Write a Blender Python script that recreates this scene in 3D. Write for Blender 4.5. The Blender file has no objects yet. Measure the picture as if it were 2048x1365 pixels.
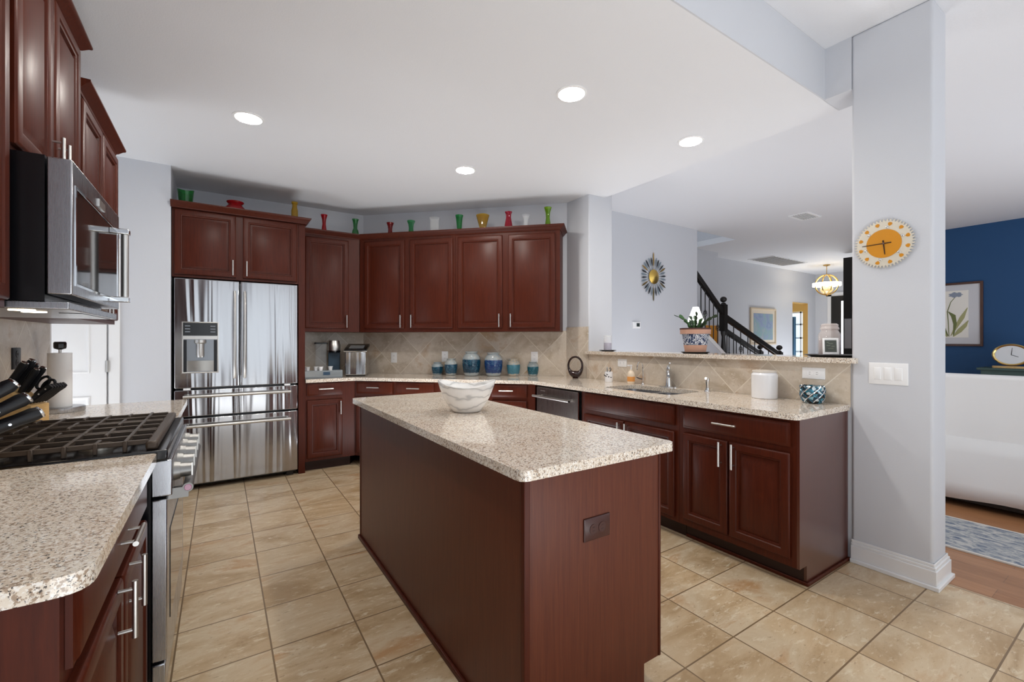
import bpy, bmesh, math, random
from mathutils import Matrix, Vector, geometry
random.seed(7)
C = bpy.context.scene.collection
R = math.radians
PI = math.pi

# ---------------------------------------------------------------- camera, world, fill lamps, exposure
cam = bpy.data.objects.new('camera', bpy.data.cameras.new('camera'))
C.objects.link(cam)
cam.location = (0, 0, 1.29)
cam.rotation_euler = (R(90), 0, R(-33.227))
cam.data.sensor_width = 36
cam.data.lens = 890 / 2048 * 36
cam.data.clip_start = 0.02
bpy.context.scene.camera = cam

w = bpy.data.worlds.new('sky')
bpy.context.scene.world = w
w.use_nodes = True
w.node_tree.nodes['Background'].inputs[0].default_value = (0.86, 0.93, 1.0, 1)
w.node_tree.nodes['Background'].inputs[1].default_value = 1.75


def window_light(name, x, y, z, sx, sz, power, rot, col=(0.90, 0.95, 1.0)):
    l = bpy.data.lights.new(name, 'AREA')
    l.shape = 'RECTANGLE'
    l.size, l.size_y, l.energy, l.color = sx, sz, power, col
    o = bpy.data.objects.new(name, l)
    C.objects.link(o)
    o.location = (x, y, z)
    o.rotation_euler = rot
    return o


NOOK_WINDOWS = [0.35, 2.2]
LIVING_WINDOWS = [4.6, 6.5, 8.4]
UP = (PI, 0, 0)
# added up-facing area lamps near the floors, out of view, for fill light
window_light('nook_floor_fill', .85, -1.0, .05, 2.4, 1.7, 70, UP)
window_light('kitchen_floor_fill', 1.5, 3.62, .05, .9, .7, 24, UP)
window_light('living_floor_fill', 6.4, -1.2, .1, 3, 3, 95, UP)
window_light('hall_floor_fill', 4.6, 3.0, .1, 1.5, 2.2, 33, UP)
window_light('passage_floor_fill', -1.6, 4.05, .05, 1.0, .9, 20, UP)
window_light('foyer_floor_fill', 11.6, 4.3, .1, 1.6, 1.4, 55, UP)

sc = bpy.context.scene
sc.view_settings.view_transform = 'Standard'
sc.view_settings.look = 'None'
sc.view_settings.gamma = 1
sc.view_settings.use_curve_mapping = False
sc.view_settings.exposure = 0.0
sc.cycles.max_bounces = 10
sc.cycles.diffuse_bounces = 6
sc.cycles.glossy_bounces = 5
sc.cycles.transmission_bounces = 8
sc.cycles.caustics_reflective = False
sc.cycles.caustics_refractive = False
sc.cycles.sample_clamp_indirect = 6


# ---------------------------------------------------------------- materials
def lin(h):
    h = h.lstrip('#')
    v = [int(h[i:i + 2], 16) / 255 for i in (0, 2, 4)]
    return tuple(x / 12.92 if x < .04045 else ((x + .055) / 1.055) ** 2.4 for x in v) + (1,)


def pm(name, col, rough=.5, metal=0, coat=0, trans=0, emit=None, es=0, spec=.5, alpha=1, ior=1.45):
    m = bpy.data.materials.new(name)
    m.use_nodes = True
    b = m.node_tree.nodes['Principled BSDF']
    b.inputs['Base Color'].default_value = lin(col)
    b.inputs['Roughness'].default_value = rough
    b.inputs['Metallic'].default_value = metal
    b.inputs['Coat Weight'].default_value = coat
    b.inputs['Coat Roughness'].default_value = .12
    b.inputs['Transmission Weight'].default_value = trans
    b.inputs['Specular IOR Level'].default_value = spec
    b.inputs['IOR'].default_value = ior
    b.inputs['Alpha'].default_value = alpha
    if emit:
        b.inputs['Emission Color'].default_value = lin(emit)
        b.inputs['Emission Strength'].default_value = es
    return m


class N:
    """small helper round a material's node tree"""
    def __init__(s, m):
        s.t = m.node_tree
        s.b = s.t.nodes['Principled BSDF']

    def new(s, kind, **kw):
        n = s.t.nodes.new(kind)
        for k, v in kw.items():
            setattr(n, k, v)
        return n

    def link(s, a, b):
        s.t.links.new(a, b)

    def coord(s, which='Object', scale=(1, 1, 1), rot=(0, 0, 0), loc=(0, 0, 0)):
        c = s.new('ShaderNodeTexCoord')
        mp = s.new('ShaderNodeMapping')
        mp.inputs['Scale'].default_value = scale
        mp.inputs['Rotation'].default_value = rot
        mp.inputs['Location'].default_value = loc
        s.link(c.outputs[which], mp.inputs[0])
        return mp.outputs[0]

    def noise(s, vec, scale, detail=4, rough=.6, dist=0):
        n = s.new('ShaderNodeTexNoise')
        n.inputs['Scale'].default_value = scale
        n.inputs['Detail'].default_value = detail
        n.inputs['Roughness'].default_value = rough
        n.inputs['Distortion'].default_value = dist
        s.link(vec, n.inputs['Vector'])
        return n.outputs['Fac']

    def ramp(s, fac, stops, const=False):
        r = s.new('ShaderNodeValToRGB')
        e = r.color_ramp
        if const:
            e.interpolation = 'CONSTANT'
        while len(e.elements) < len(stops):
            e.elements.new(.5)
        for el, (p, c) in zip(e.elements, stops):
            el.position = p
            el.color = lin(c) if isinstance(c, str) else (c, c, c, 1)
        s.link(fac, r.inputs[0])
        return r.outputs[0]

    def mix(s, fac, a, b, mode='MIX'):
        m = s.new('ShaderNodeMix', data_type='RGBA', blend_type=mode)
        for i, v in ((0, fac), (6, a), (7, b)):
            if hasattr(v, 'links') or hasattr(v, 'is_linked'):
                s.link(v, m.inputs[i])
            elif isinstance(v, str):
                m.inputs[i].default_value = lin(v)
            else:
                m.inputs[i].default_value = v
        return m.outputs[2]

    def bump(s, h, strength=.2, dist=.002):
        n = s.new('ShaderNodeBump')
        n.inputs['Strength'].default_value = strength
        n.inputs['Distance'].default_value = dist
        s.link(h, n.inputs['Height'])
        s.link(n.outputs[0], s.b.inputs['Normal'])


def wall_paint(name, col, tex=.25):
    m = pm(name, col, .62, spec=.3)
    n = N(m)
    v = n.coord()
    n.bump(n.noise(v, 130, 3), tex, .002)
    return m


def wood(name, dark, light, scale=(26, 26, 1.6), rough=.33, coat=.25, spec=.5):
    m = pm(name, dark, rough, coat=coat, spec=spec)
    n = N(m)
    n.b.inputs['Coat Roughness'].default_value = .28
    v = n.coord(scale=scale)
    f = n.noise(v, 3.2, 6, .65, .6)
    n.link(n.ramp(f, [(.3, dark), (.72, light)]), n.b.inputs['Base Color'])
    return m


M = {}
M['ceiling'] = wall_paint('ceiling_paint', '#e6e7ea', .5)
M['wall'] = wall_paint('wall_paint', '#cfd1d6')
M['white'] = pm('white_trim', '#ececec', .35)
M['navy'] = wall_paint('navy_paint', '#294e78', .15)
M['tan'] = wall_paint('tan_paint', '#d8b26a', .15)
M['charcoal'] = wall_paint('charcoal_paint', '#2a2826', .15)
M['cherry'] = wood('cherry_wood', '#3f160a', '#52200f', rough=.42, coat=.05, spec=.25)
M['cherry_h'] = wood('cherry_wood_panel', '#4e2012', '#63301b', scale=(34, 34, 1.2), rough=.40, coat=.08, spec=.38)
M['cherry_end'] = wood('cherry_wood_lacquered', '#451c12', '#562619', scale=(34, 34, 1.2), rough=.30, coat=1.0)
M['toe'] = pm('dark_toe', '#2b120b', .5)
M['nickel'] = pm('brushed_nickel', '#d2d0cc', .34, 1)
M['chrome'] = pm('chrome', '#e4e6e8', .08, 1)
M['satin_steel'] = pm('satin_steel', '#8f8e8c', .42, 1)
M['black'] = pm('black_enamel', '#0c0d10', .22, coat=.3)
M['blackplastic'] = pm('black_plastic', '#15161a', .38)
M['iron'] = pm('cast_iron', '#4c4138', .45, .35)
M['glassdark'] = pm('dark_glass', '#0e0c0b', .05, coat=.45, spec=.6)
M['gloss_white'] = pm('glazed_white', '#f1f2f5', .14, coat=.5)
M['plastic_white'] = pm('white_plastic', '#f2f2f2', .35)
M['paper'] = pm('paper', '#efefef', .9)
M['maple'] = wood('maple_block', '#d8ab6c', '#ecc88c', scale=(8, 8, 30), rough=.45, coat=.05)
M['gold'] = pm('gold_metal', '#d7b16a', .25, 1)
M['brass'] = pm('brass', '#d9bd7d', .18, 1)
M['magenta'] = pm('magenta_badge', '#a02a6a', .15, coat=.6)
M['bulb'] = pm('lamp_glow', '#ffffff', .4, emit='#fffaf2', es=185)


def steel(name, col, rough, wav=.25):
    m = pm(name, col, rough, 1)
    n = N(m)
    f = n.noise(n.coord(scale=(7, 7, .25)), 1.0, 2, .55, .6)
    g = n.noise(n.coord(scale=(900, 900, 6)), 1.0, 2)
    n.link(n.ramp(g, [(.35, rough - .015), (.7, rough + .02)]), n.b.inputs['Roughness'])
    if wav > .2:
        n.bump(f, wav, .022)
    return m


M['steel'] = steel('stainless_steel', '#b4b4b6', .17, .8)
M['steel_flat'] = steel('stainless_plain', '#b9bbc0', .27, .03)
M['steel_dark'] = steel('dark_stainless', '#8d8784', .28, .05)


def granite():
    m = pm('granite', '#c9b59c', .09, coat=.2)
    n = N(m)
    v = n.coord()
    base = n.ramp(n.noise(v, 7, 3), [(.35, '#d9c8b4'), (.65, '#e6dccd')])
    f1 = n.ramp(n.noise(v, 150, 3, .55), [(.50, 0), (.60, 1)])
    c1 = n.mix(f1, base, '#efe9e0')
    f2 = n.ramp(n.noise(n.coord(loc=(3, 1, 4)), 120, 3, .7), [(.53, 0), (.60, 1)])
    c2 = n.mix(f2, c1, '#a8937f')
    f3 = n.ramp(n.noise(n.coord(loc=(7, 2, 5)), 155, 3, .65), [(.59, 0), (.64, 1)])
    c3 = n.mix(f3, c2, '#4c4644')
    n.link(c3, n.b.inputs['Base Color'])
    return m


M['granite'] = granite()


def tile(name, size, rot, off, cols, grout, mortar, uv=True, veins=(1, 1, 1), rough=.35, bumpy=.3):
    m = pm(name, cols[0], rough)
    n = N(m)
    v = n.coord('UV' if uv else 'Object', loc=(off[0], off[1], 0), rot=(0, 0, rot))
    br = n.new('ShaderNodeTexBrick')
    br.offset = 0
    br.squash = 1
    br.inputs['Scale'].default_value = 1
    br.inputs['Mortar Size'].default_value = mortar
    br.inputs['Mortar Smooth'].default_value = .1
    br.inputs['Brick Width'].default_value = size
    br.inputs['Row Height'].default_value = size
    br.inputs['Color1'].default_value = (.0, .0, .0, 1)
    br.inputs['Color2'].default_value = (1, 1, 1, 1)
    br.inputs['Mortar'].default_value = (.5, .5, .5, 1)
    n.link(v, br.inputs['Vector'])
    # shift the stone pattern from tile to tile
    add = n.new('ShaderNodeVectorMath', operation='MULTIPLY_ADD')
    n.link(br.outputs['Color'], add.inputs[0])
    add.inputs[1].default_value = (9, 5, 3)
    n.link(n.coord('Object', scale=veins), add.inputs[2])
    big = n.noise(add.outputs[0], 3.2, 6, .62, .5)
    c = n.ramp(big, [(.36, cols[0]), (.47, cols[1]), (.56, cols[2]), (.68, cols[3])])
    fine = n.noise(add.outputs[0], 26, 5, .7, .3)
    c = n.mix(n.ramp(fine, [(.55, 0.), (.66, .7)]), c, cols[4])
    pit = n.ramp(n.noise(add.outputs[0], 55, 3, .6), [(.64, 0.), (.70, .5)])
    c = n.mix(pit, c, cols[5])
    c = n.mix(n.ramp(br.outputs['Color'], [(0, 0.), (1, .28)]), c, cols[1])
    c = n.mix(br.outputs['Fac'], c, grout)
    n.link(c, n.b.inputs['Base Color'])
    inv = n.new('ShaderNodeMath', operation='SUBTRACT')
    inv.inputs[0].default_value = 1
    n.link(br.outputs['Fac'], inv.inputs[1])
    n.bump(inv.outputs[0], bumpy, .003)
    return m


M['floor_tile'] = tile('floor_tile', .338, 0, (-.18 + .338 * 10, -1.093 + .338 * 15),
                       ['#a98d68', '#c3aa88', '#d0bd9f', '#b78c60', '#e0d4ba', '#86694a'], '#7d664b', .0035,
                       uv=False, veins=(.55, 1.4, 1), rough=.3)
M['splash'] = tile('splash_tile', .335, R(45), (.288, -.001), ['#b7a791', '#cdc0af', '#d6cabb', '#bfa486', '#e0d7ca', '#9c8c79'],
                   '#e2d9ca', .003, veins=(1, 1, 1.2), rough=.3)


def wood_floor():
    m = pm('wood_planks', '#a87650', .35)
    n = N(m)
    v = n.coord('Object', rot=(0, 0, R(90)))
    br = n.new('ShaderNodeTexBrick')
    br.inputs['Scale'].default_value = 1
    br.inputs['Mortar Size'].default_value = .0012
    br.inputs['Brick Width'].default_value = 1.1
    br.inputs['Row Height'].default_value = .125
    br.inputs['Color1'].default_value = lin('#8d5d3b')
    br.inputs['Color2'].default_value = lin('#a87650')
    br.inputs['Mortar'].default_value = lin('#6b4630')
    n.link(v, br.inputs['Vector'])
    g = n.noise(n.coord(scale=(22, 2.2, 1)), 2.5, 5, .6, .8)
    n.link(n.mix(n.ramp(g, [(.35, 0.), (.7, .45)]), br.outputs['Color'], '#c19068'), n.b.inputs['Base Color'])
    return m


M['wood_floor'] = wood_floor()


def clear(name, col, a=.22, rough=.03):
    return pm(name, col, rough, coat=.8, alpha=a, spec=.7)


def glass(name, col, rough=.03, trans=.85):
    return pm(name, col, rough, trans=trans, ior=1.3, coat=.3)


# ---------------------------------------------------------------- geometry
class G:
    def __init__(s):
        s.bm = bmesh.new()
        s.uv = None

    def face(s, vs):
        try:
            return s.bm.faces.new(vs)
        except ValueError:
            return None

    def v(s, p):
        return s.bm.verts.new(p)

    def box(s, x0, x1, y0, y1, z0, z1):
        p = [s.v((x, y, z)) for z in (z0, z1) for y in (y0, y1) for x in (x0, x1)]
        for f in ((0, 2, 3, 1), (4, 5, 7, 6), (0, 1, 5, 4), (1, 3, 7, 5), (3, 2, 6, 7), (2, 0, 4, 6)):
            s.face([p[i] for i in f])
        return s

    def loft(s, rings, cap0=True, cap1=True, closed=True):
        rows = [[s.v(p) for p in r] for r in rings]
        for a, b in zip(rows, rows[1:]):
            n = len(a)
            for i in range(n if closed else n - 1):
                j = (i + 1) % n
                s.face([a[i], a[j], b[j], b[i]])
        if cap0 and len(rows[0]) > 2:
            s.face(rows[0][::-1])
        if cap1 and len(rows[-1]) > 2:
            s.face(rows[-1])
        return s

    def prism(s, poly, z0, z1):
        return s.loft([[(x, y, z0) for x, y in poly], [(x, y, z1) for x, y in poly]])

    def slab(s, poly, holes, z0, z1):
        """flat slab with holes"""
        loops = [poly] + holes
        flat = [p for l in loops for p in l]
        tri = geometry.tessellate_polygon([[Vector((x, y, 0)) for x, y in l] for l in loops])
        top = [s.v((x, y, z1)) for x, y in flat]
        bot = [s.v((x, y, z0)) for x, y in flat]
        for t in tri:
            s.face([top[i] for i in t])
            s.face([bot[i] for i in t][::-1])
        k = 0
        for l in loops:
            n = len(l)
            for i in range(n):
                a, b = k + i, k + (i + 1) % n
                s.face([bot[a], bot[b], top[b], top[a]])
            k += n
        return s

    def cyl(s, p0, p1, r0, r1=None, seg=16, cap=True):
        p0, p1 = Vector(p0), Vector(p1)
        r1 = r0 if r1 is None else r1
        d = (p1 - p0).normalized()
        u = d.orthogonal().normalized()
        w_ = d.cross(u)
        ring = lambda c, r: [c + (u * math.cos(2 * PI * i / seg) + w_ * math.sin(2 * PI * i / seg)) * r for i in range(seg)]
        return s.loft([ring(p0, r0), ring(p1, r1)], cap, cap)

    def lathe(s, prof, c=(0, 0, 0), seg=32, fn=None, cap=True):
        rings = []
        for r, z in prof:
            ring = []
            for i in range(seg):
                a = 2 * PI * i / seg
                rr, zz = (r, z) if fn is None else fn(r, z, a)
                ring.append((c[0] + rr * math.cos(a), c[1] + rr * math.sin(a), c[2] + zz))
            rings.append(ring)
        return s.loft(rings, cap, cap)

    def tube(s, pts, r, seg=8, closed=False):
        pts = [Vector(p) for p in pts]
        n = len(pts)
        rings = []
        u = None
        for i in range(n):
            a = pts[(i - 1) % n] if closed or i else pts[i]
            b = pts[(i + 1) % n] if closed or i < n - 1 else pts[i]
            d = (b - a).normalized()
            if u is None:
                u = d.orthogonal().normalized()
            u = (u - d * u.dot(d)).normalized()
            w_ = d.cross(u)
            rad = r[i] if isinstance(r, (list, tuple)) else r
            rings.append([pts[i] + (u * math.cos(2 * PI * k / seg) + w_ * math.sin(2 * PI * k / seg)) * rad for k in range(seg)])
        if closed:
            rings.append(rings[0])
            rows = [[s.v(p) for p in q] for q in rings[:-1]]
            rows.append(rows[0])
            for a, b in zip(rows, rows[1:]):
                for i in range(seg):
                    s.face([a[i], a[(i + 1) % seg], b[(i + 1) % seg], b[i]])
            return s
        return s.loft(rings)

    def sphere(s, c, r, seg=16, sq=(1, 1, 1)):
        prof = [(max(1e-4, math.sin(PI * i / 10)) * r, -math.cos(PI * i / 10) * r) for i in range(11)]
        rings = [[(c[0] + a * sq[0] * math.cos(2 * PI * k / seg), c[1] + a * sq[1] * math.sin(2 * PI * k / seg), c[2] + z * sq[2]) for k in range(seg)] for a, z in prof]
        return s.loft(rings)

    def panel(s, x0, x1, z0, z1, rings, yb=0):
        """stepped rectangle facing -y: rings of (inset, y)"""
        rr = [[(x0 + i, yb + y, z0 + i), (x1 - i, yb + y, z0 + i), (x1 - i, yb + y, z1 - i), (x0 + i, yb + y, z1 - i)] for i, y in rings]
        return s.loft(rr)

    def quad_uv(s, pts, uvs):
        if s.uv is None:
            s.uv = s.bm.loops.layers.uv.new('UVMap')
        f = s.face([s.v(p) for p in pts])
        for l, u in zip(f.loops, uvs):
            l[s.uv].uv = u
        return s

    def move(s, mat):
        bmesh.ops.transform(s.bm, matrix=mat, verts=s.bm.verts)
        return s

    def at(s, x=0, y=0, z=0, rz=0, rx=0, ry=0):
        return s.move(Matrix.Translation((x, y, z)) @ Matrix.Rotation(rz, 4, 'Z') @ Matrix.Rotation(ry, 4, 'Y') @ Matrix.Rotation(rx, 4, 'X'))


def root_matrix(o):
    while o.parent:
        o = o.parent
    return Matrix.Translation(o.location) @ o.rotation_euler.to_matrix().to_4x4()


def obj(name, g, mat, parent=None, bev=None, world=False, smooth=35, keep=False):
    if world and parent:
        g.move(root_matrix(parent).inverted())
    if not keep:
        bmesh.ops.recalc_face_normals(g.bm, faces=g.bm.faces)
    me = bpy.data.meshes.new(name)
    g.bm.to_mesh(me)
    g.bm.free()
    me.materials.append(M[mat] if isinstance(mat, str) else mat)
    me.polygons.foreach_set('use_smooth', [True] * len(me.polygons))
    me.set_sharp_from_angle(angle=R(smooth))
    o = bpy.data.objects.new(name, me)
    C.objects.link(o)
    if parent:
        o.parent = parent
    if bev:
        b = o.modifiers.new('edge', 'BEVEL')
        b.width, b.segments = bev
        b.limit_method = 'ANGLE'
        b.angle_limit = R(40)
    return o


def tag(o, label, cat, group=None):
    o['label'] = label
    o['category'] = cat
    if group:
        o['group'] = group
    return o


def thing(name, label, cat, loc=(0, 0, 0), rz=0, group=None):
    o = bpy.data.objects.new(name, None)
    C.objects.link(o)
    o.location = loc
    o.rotation_euler = (0, 0, rz)
    o.empty_display_size = .1
    return tag(o, label, cat, group)


def struct(name, g, mat, parent=None, bev=None, world=False, **kw):
    o = obj(name, g, mat, parent, bev, world, **kw)
    o['kind'] = 'structure'
    return o


def dup(root, loc, rz=None, label=None):
    def cp(o, parent):
        c = o.copy()
        C.objects.link(c)
        c.parent = parent
        for ch in [x for x in bpy.data.objects if x.parent == o]:
            cp(ch, c)
        return c
    r = cp(root, None)
    r.location = loc
    if rz is not None:
        r.rotation_euler = (0, 0, rz)
    if label:
        r['label'] = label
    return r


def round_poly(poly, radii, n=5):
    """round chosen corners of a polygon"""
    out = []
    k = len(poly)
    for i, p in enumerate(poly):
        r = radii.get(i, 0)
        if not r:
            out.append(p)
            continue
        p0, p1, p2 = Vector(poly[i - 1]), Vector(p), Vector(poly[(i + 1) % k])
        a, b = p1 + (p0 - p1).normalized() * r, p1 + (p2 - p1).normalized() * r
        for j in range(n + 1):
            t = j / n
            q = a * (1 - t) ** 2 + p1 * 2 * t * (1 - t) + b * t ** 2
            out.append((q.x, q.y))
    return out


# ---------------------------------------------------------------- setting
HK, HH = 2.77, 3.08           # kitchen and main ceiling heights
struct('floor_kitchen', G().slab([(-2.3, -3.5), (3.235, -3.5), (3.235, 5.45), (-2.3, 5.45)], [], -.05, 0), 'floor_tile')
struct('floor_wood', G().box(3.235, 13.5, -3.5, 9.0, -.05, 0), 'wood_floor')
struct('ceiling_kitchen', G().box(-2.3, 3.32, 1.239, 5.45, HK, HH - .002), 'ceiling')
struct('ceiling_main', G().slab([(-2.3, -3.5), (13.5, -3.5), (13.5, 5.6), (-2.3, 5.6)], [[(6.4, 4.40), (7.6, 4.40), (7.6, 5.25), (6.4, 5.25)]], HH, HH + .1), 'ceiling')

struct('wall_west', G().box(-.935, -.815, -3.5, 3.55, 0, HH), 'wall')
struct('wall_passage', G().box(-2.4, -2.3, 3.0, 5.45, 0, HH), 'wall')
struct('wall_passage_south', G().box(-2.3, -.935, 3.40, 3.55, 0, HH), 'wall')
struct('wall_north', G().box(-2.3, -.35, 4.71, 5.45, 0, HK), 'wall')
struct('wall_alcove', G().box(-.35, 1.46, 5.35, 5.45, 0, HK), 'wall')
struct('wall_diagonal', G().prism([(1.41, 5.35), (3.1, 3.66), (3.2, 3.76), (1.46, 5.50)], 0, HK), 'wall')
struct('wall_column', G().box(3.1, 3.43, 3.32, 4.36, 0, HH), 'wall', bev=(.012, 3))
struct('wall_half', G().box(3.112, 3.30, 1.094, 3.32, 0, 1.158), 'wall')
struct('wall_pillar', G().box(3.1, 3.32, .735, 1.094, 0, HH), 'wall', bev=(.014, 3))
struct('wall_fascia', G().box(-.815, 3.1, 1.231, 1.2389, HK, HH - .001), 'wall')
struct('wall_header', G().box(3.1, 3.32, 1.094, 1.24, HK, HH), 'wall')
# rooms beyond
struct('wall_hall', G().box(3.43, 6.42, 4.36, 4.40, 0, HH), 'wall')
struct('wall_stairwell', G().box(3.43, 8.42, 5.25, 5.35, 0, 5.6), 'wall')
struct('wall_stairwell_upper', G().box(7.6, 7.7, 4.36, 5.25, HH + .1, 5.6), 'wall')
struct('wall_stairwell_front', G().box(6.3, 7.7, 4.28, 4.36, HH + .1, 5.6), 'wall')
struct('ceiling_stairwell', G().box(3.4, 7.7, 4.28, 5.35, 5.6, 5.7), 'ceiling')
fw = G()
fw.box(8.42, 12.15, 5.55, 5.65, 0, HH).box(12.95, 13.5, 5.55, 5.65, 0, HH).box(12.15, 12.95, 5.55, 5.65, 2.275, HH).box(8.40, 8.46, 5.35, 5.55, 0, HH)
struct('wall_far_hall', fw, 'wall')
struct('wall_foyer_end', G().box(13.4, 13.5, -3.5, 5.55, 0, HH), 'wall')
struct('wall_foyer_dark', G().box(10.6, 10.72, 2.2, 3.88, 0, 2.98), 'charcoal')
struct('wall_navy', G().box(9.75, 9.85, -3.5, 2.25, 0, HH), 'navy')
struct('wall_study', G().box(11.0, 15.5, 7.9, 8.0, 0, HH).box(11.0, 11.1, 5.65, 7.9, 0, HH).box(15.4, 15.5, 5.65, 7.9, 0, HH), 'tan')
struct('ceiling_study', G().box(11.0, 15.5, 5.65, 8.0, HH, HH + .1), 'ceiling')
struct('wall_study_jamb', G().box(12.945, 12.955, 5.54, 5.66, 0, 2.275).box(12.15, 12.955, 5.54, 5.66, 2.270, 2.28), 'tan')
# window wall behind the camera
ws = G().box(-.935, 13.5, -3.6, -3.5, 0, .10).box(-.935, 13.5, -3.6, -3.5, 2.80, HH)
edges = [-.935]
for wx in NOOK_WINDOWS + LIVING_WINDOWS:
    edges += [wx - .88, wx + .88]
edges.append(13.5)
for a, b in zip(edges[::2], edges[1::2]):
    ws.box(a, b, -3.6, -3.5, .10, 2.80)
struct('wall_south', ws, 'wall')
for i, wx in enumerate(NOOK_WINDOWS + LIVING_WINDOWS):
    g = G()
    for x in (wx - .88, wx - .03, wx + .82):
        g.box(x, x + .06, -3.58, -3.52, .10, 2.80)
    for z in (.10, 2.10, 2.74):
        g.box(wx - .88, wx + .88, -3.58, -3.52, z, z + .06)
    struct('window_%d' % (i + 1), g, 'white')

# tiled backsplashes (thin tile on the walls, UVs in metres)
def splash(name, p0, p1, z0, z1, nrm, u0=0, t=.010):
    p0, p1, nrm = Vector(p0), Vector(p1), Vector(nrm)
    L = (p1 - p0).length
    q0, q1 = p0 + nrm * t, p1 + nrm * t
    g = G()
    P3 = lambda p, z: (p.x, p.y, z)
    g.quad_uv([P3(q0, z0), P3(q1, z0), P3(q1, z1), P3(q0, z1)], [(u0, z0), (u0 + L, z0), (u0 + L, z1), (u0, z1)])
    g.quad_uv([P3(q0, z1), P3(q1, z1), P3(p1, z1), P3(p0, z1)], [(u0, z1), (u0 + L, z1), (u0 + L, z1), (u0, z1)])
    g.quad_uv([P3(q0, z0), P3(q0, z1), P3(p0, z1), P3(p0, z0)], [(u0, z0), (u0, z1), (u0, z1), (u0, z0)])
    g.quad_uv([P3(q1, z0), P3(q1, z1), P3(p1, z1), P3(p1, z0)], [(u0 + L, z0), (u0 + L, z1), (u0 + L, z1), (u0 + L, z0)])
    return struct(name, g, 'splash')


splash('wall_tile_alcove', (.69, 5.348), (1.409, 5.348), .90, 1.40, (0, -1), .10)
splash('wall_tile_diagonal', (1.411, 5.347), (3.098, 3.66), .90, 1.40, (-.7071, -.7071), .037)
splash('wall_tile_column', (3.0985, 3.655), (3.0985, 3.325), .90, 1.435, (-1, 0), .08)
splash('wall_tile_half', (3.1105, 3.325), (3.1105, 1.10), .90, 1.158, (-1, 0), .41)
splash('wall_tile_west', (-.8145, .95), (-.8145, 3.53), .90, 1.40, (1, 0), .2)
struct('trim_wall_end', G().box(-.94, -.806, 3.535, 3.56, 0, HK), 'white')

# skirting round the pillar
def skirting(name, poly_fn, mat='white'):
    g = G()
    for z0, z1, o in ((0, .022, .030), (.022, .098, .018), (.098, .114, .013), (.114, .130, .007)):
        g.prism(poly_fn(o), z0, z1)
    return struct(name, g, mat, bev=(.003, 2))


skirting('baseboard_pillar', lambda o: [(3.1 - o, 1.093), (3.1 - o, .735 - o), (3.32 + o, .735 - o), (3.32 + o, 1.094), (3.321, 1.094), (3.321, .734), (3.099, .734), (3.099, 1.093)])
skirting('baseboard_navy', lambda o: [(9.749 - o, -3.4), (9.749 - o, 2.2), (9.749, 2.2), (9.749, -3.4)])
skirting('baseboard_north', lambda o: [(-.668, 4.709), (-.668, 4.709 - o), (-.352, 4.709 - o), (-.352, 4.709)])

# white panelled door in the passage wall
d1 = G().box(-1.55, -.752, 4.683, 4.708, .012, 2.03)
door = struct('door_1', d1, 'white')
dp = G()
RP = [(0, 0), (.002, -.006), (.010, -.008), (.018, -.004), (.030, -.0015), (.052, -.006)]
for x0, x1 in ((-1.455, -1.195), (-1.107, -.847)):
    for z0, z1 in ((.22, .86), (1.04, 1.62), (1.72, 1.93)):
        dp.panel(x0, x1, z0, z1, RP, 4.683)
struct('door_panel', dp, 'white', door)
for z in (.25, 1.09, 1.83):
    struct('hinge', G().cyl((-.747, 4.680, z - .045), (-.747, 4.680, z + .045), .007).box(-.76, -.735, 4.682, 4.686, z - .045, z + .045), 'nickel', door)
cs = G()
for x0, x1 in ((-1.62, -1.556), (-.742, -.672)):
    cs.box(x0, x1, 4.69, 4.709, 0, 2.045)
cs.box(-1.62, -.672, 4.69, 4.709, 2.045, 2.11)
struct('trim_door_casing', cs, 'white', bev=(.004, 2))

# front door far away, with its glass light, and its casing
fd = struct('door_2', G().box(13.35, 13.40, 4.25, 5.16, .0, 2.45), 'charcoal')
struct('door_pane', G().box(13.342, 13.352, 4.60, 4.93, .25, 2.32), pm('daylit_pane', '#eef4f8', .3, emit='#eef6ff', es=1.6), fd)
struct('trim_front_door', G().box(13.37, 13.399, 5.16, 5.25, 0, 2.55).box(13.37, 13.399, 4.2, 5.25, 2.46, 2.55), 'white')
wn = struct('window_6', G().box(15.36, 15.40, 6.1, 7.4, .5, 2.22), pm('daylit_window', '#dff0f5', .4, emit='#d6edf5', es=1.0))
g = G()
for y in (6.1, 6.42, 6.74, 7.06, 7.35):
    g.box(15.34, 15.36, y, y + .05, .5, 2.22)
for z in (.5, .93, 1.36, 1.79, 2.17):
    g.box(15.34, 15.36, 6.1, 7.4, z, z + .05)
struct('window_frame', g, 'white', wn)
cg = G()
pts = []
for i in range(51):
    y = 6.86 + i * .008
    pts.append((15.22 + .03 * math.sin(i * .9), y))
cg.loft([[(x, y, .02) for x, y in pts], [(x, y, 2.06) for x, y in pts]], False, False, closed=False)
cu = obj('curtain', cg, pm('blue_curtain', '#5d87a8', .8))
tag(cu, 'blue curtain hanging at the study window beyond the far doorway', 'curtain')
sm = cu.modifiers.new('thick', 'SOLIDIFY')
sm.thickness = .006

# ---------------------------------------------------------------- cabinets
DOOR_UP = lambda fr=.058: [(0, 0), (0, -.013), (.004, -.018), (.010, -.020), (fr - .016, -.020), (fr - .012, -.015), (fr - .004, -.0135), (fr, -.003), (fr + .006, -.003), (fr + .024, -.013)]
DOOR_LOW = lambda fr=.056: [(0, 0), (0, -.013), (.004, -.018), (.010, -.020), (fr - .016, -.020), (fr - .012, -.015), (fr - .004, -.0135), (fr, -.002), (fr + .005, -.002), (fr + .040, -.0185)]
DRAWER = [(0, 0), (0, -.010), (.006, -.012), (.012, -.017), (.020, -.020)]


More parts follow.
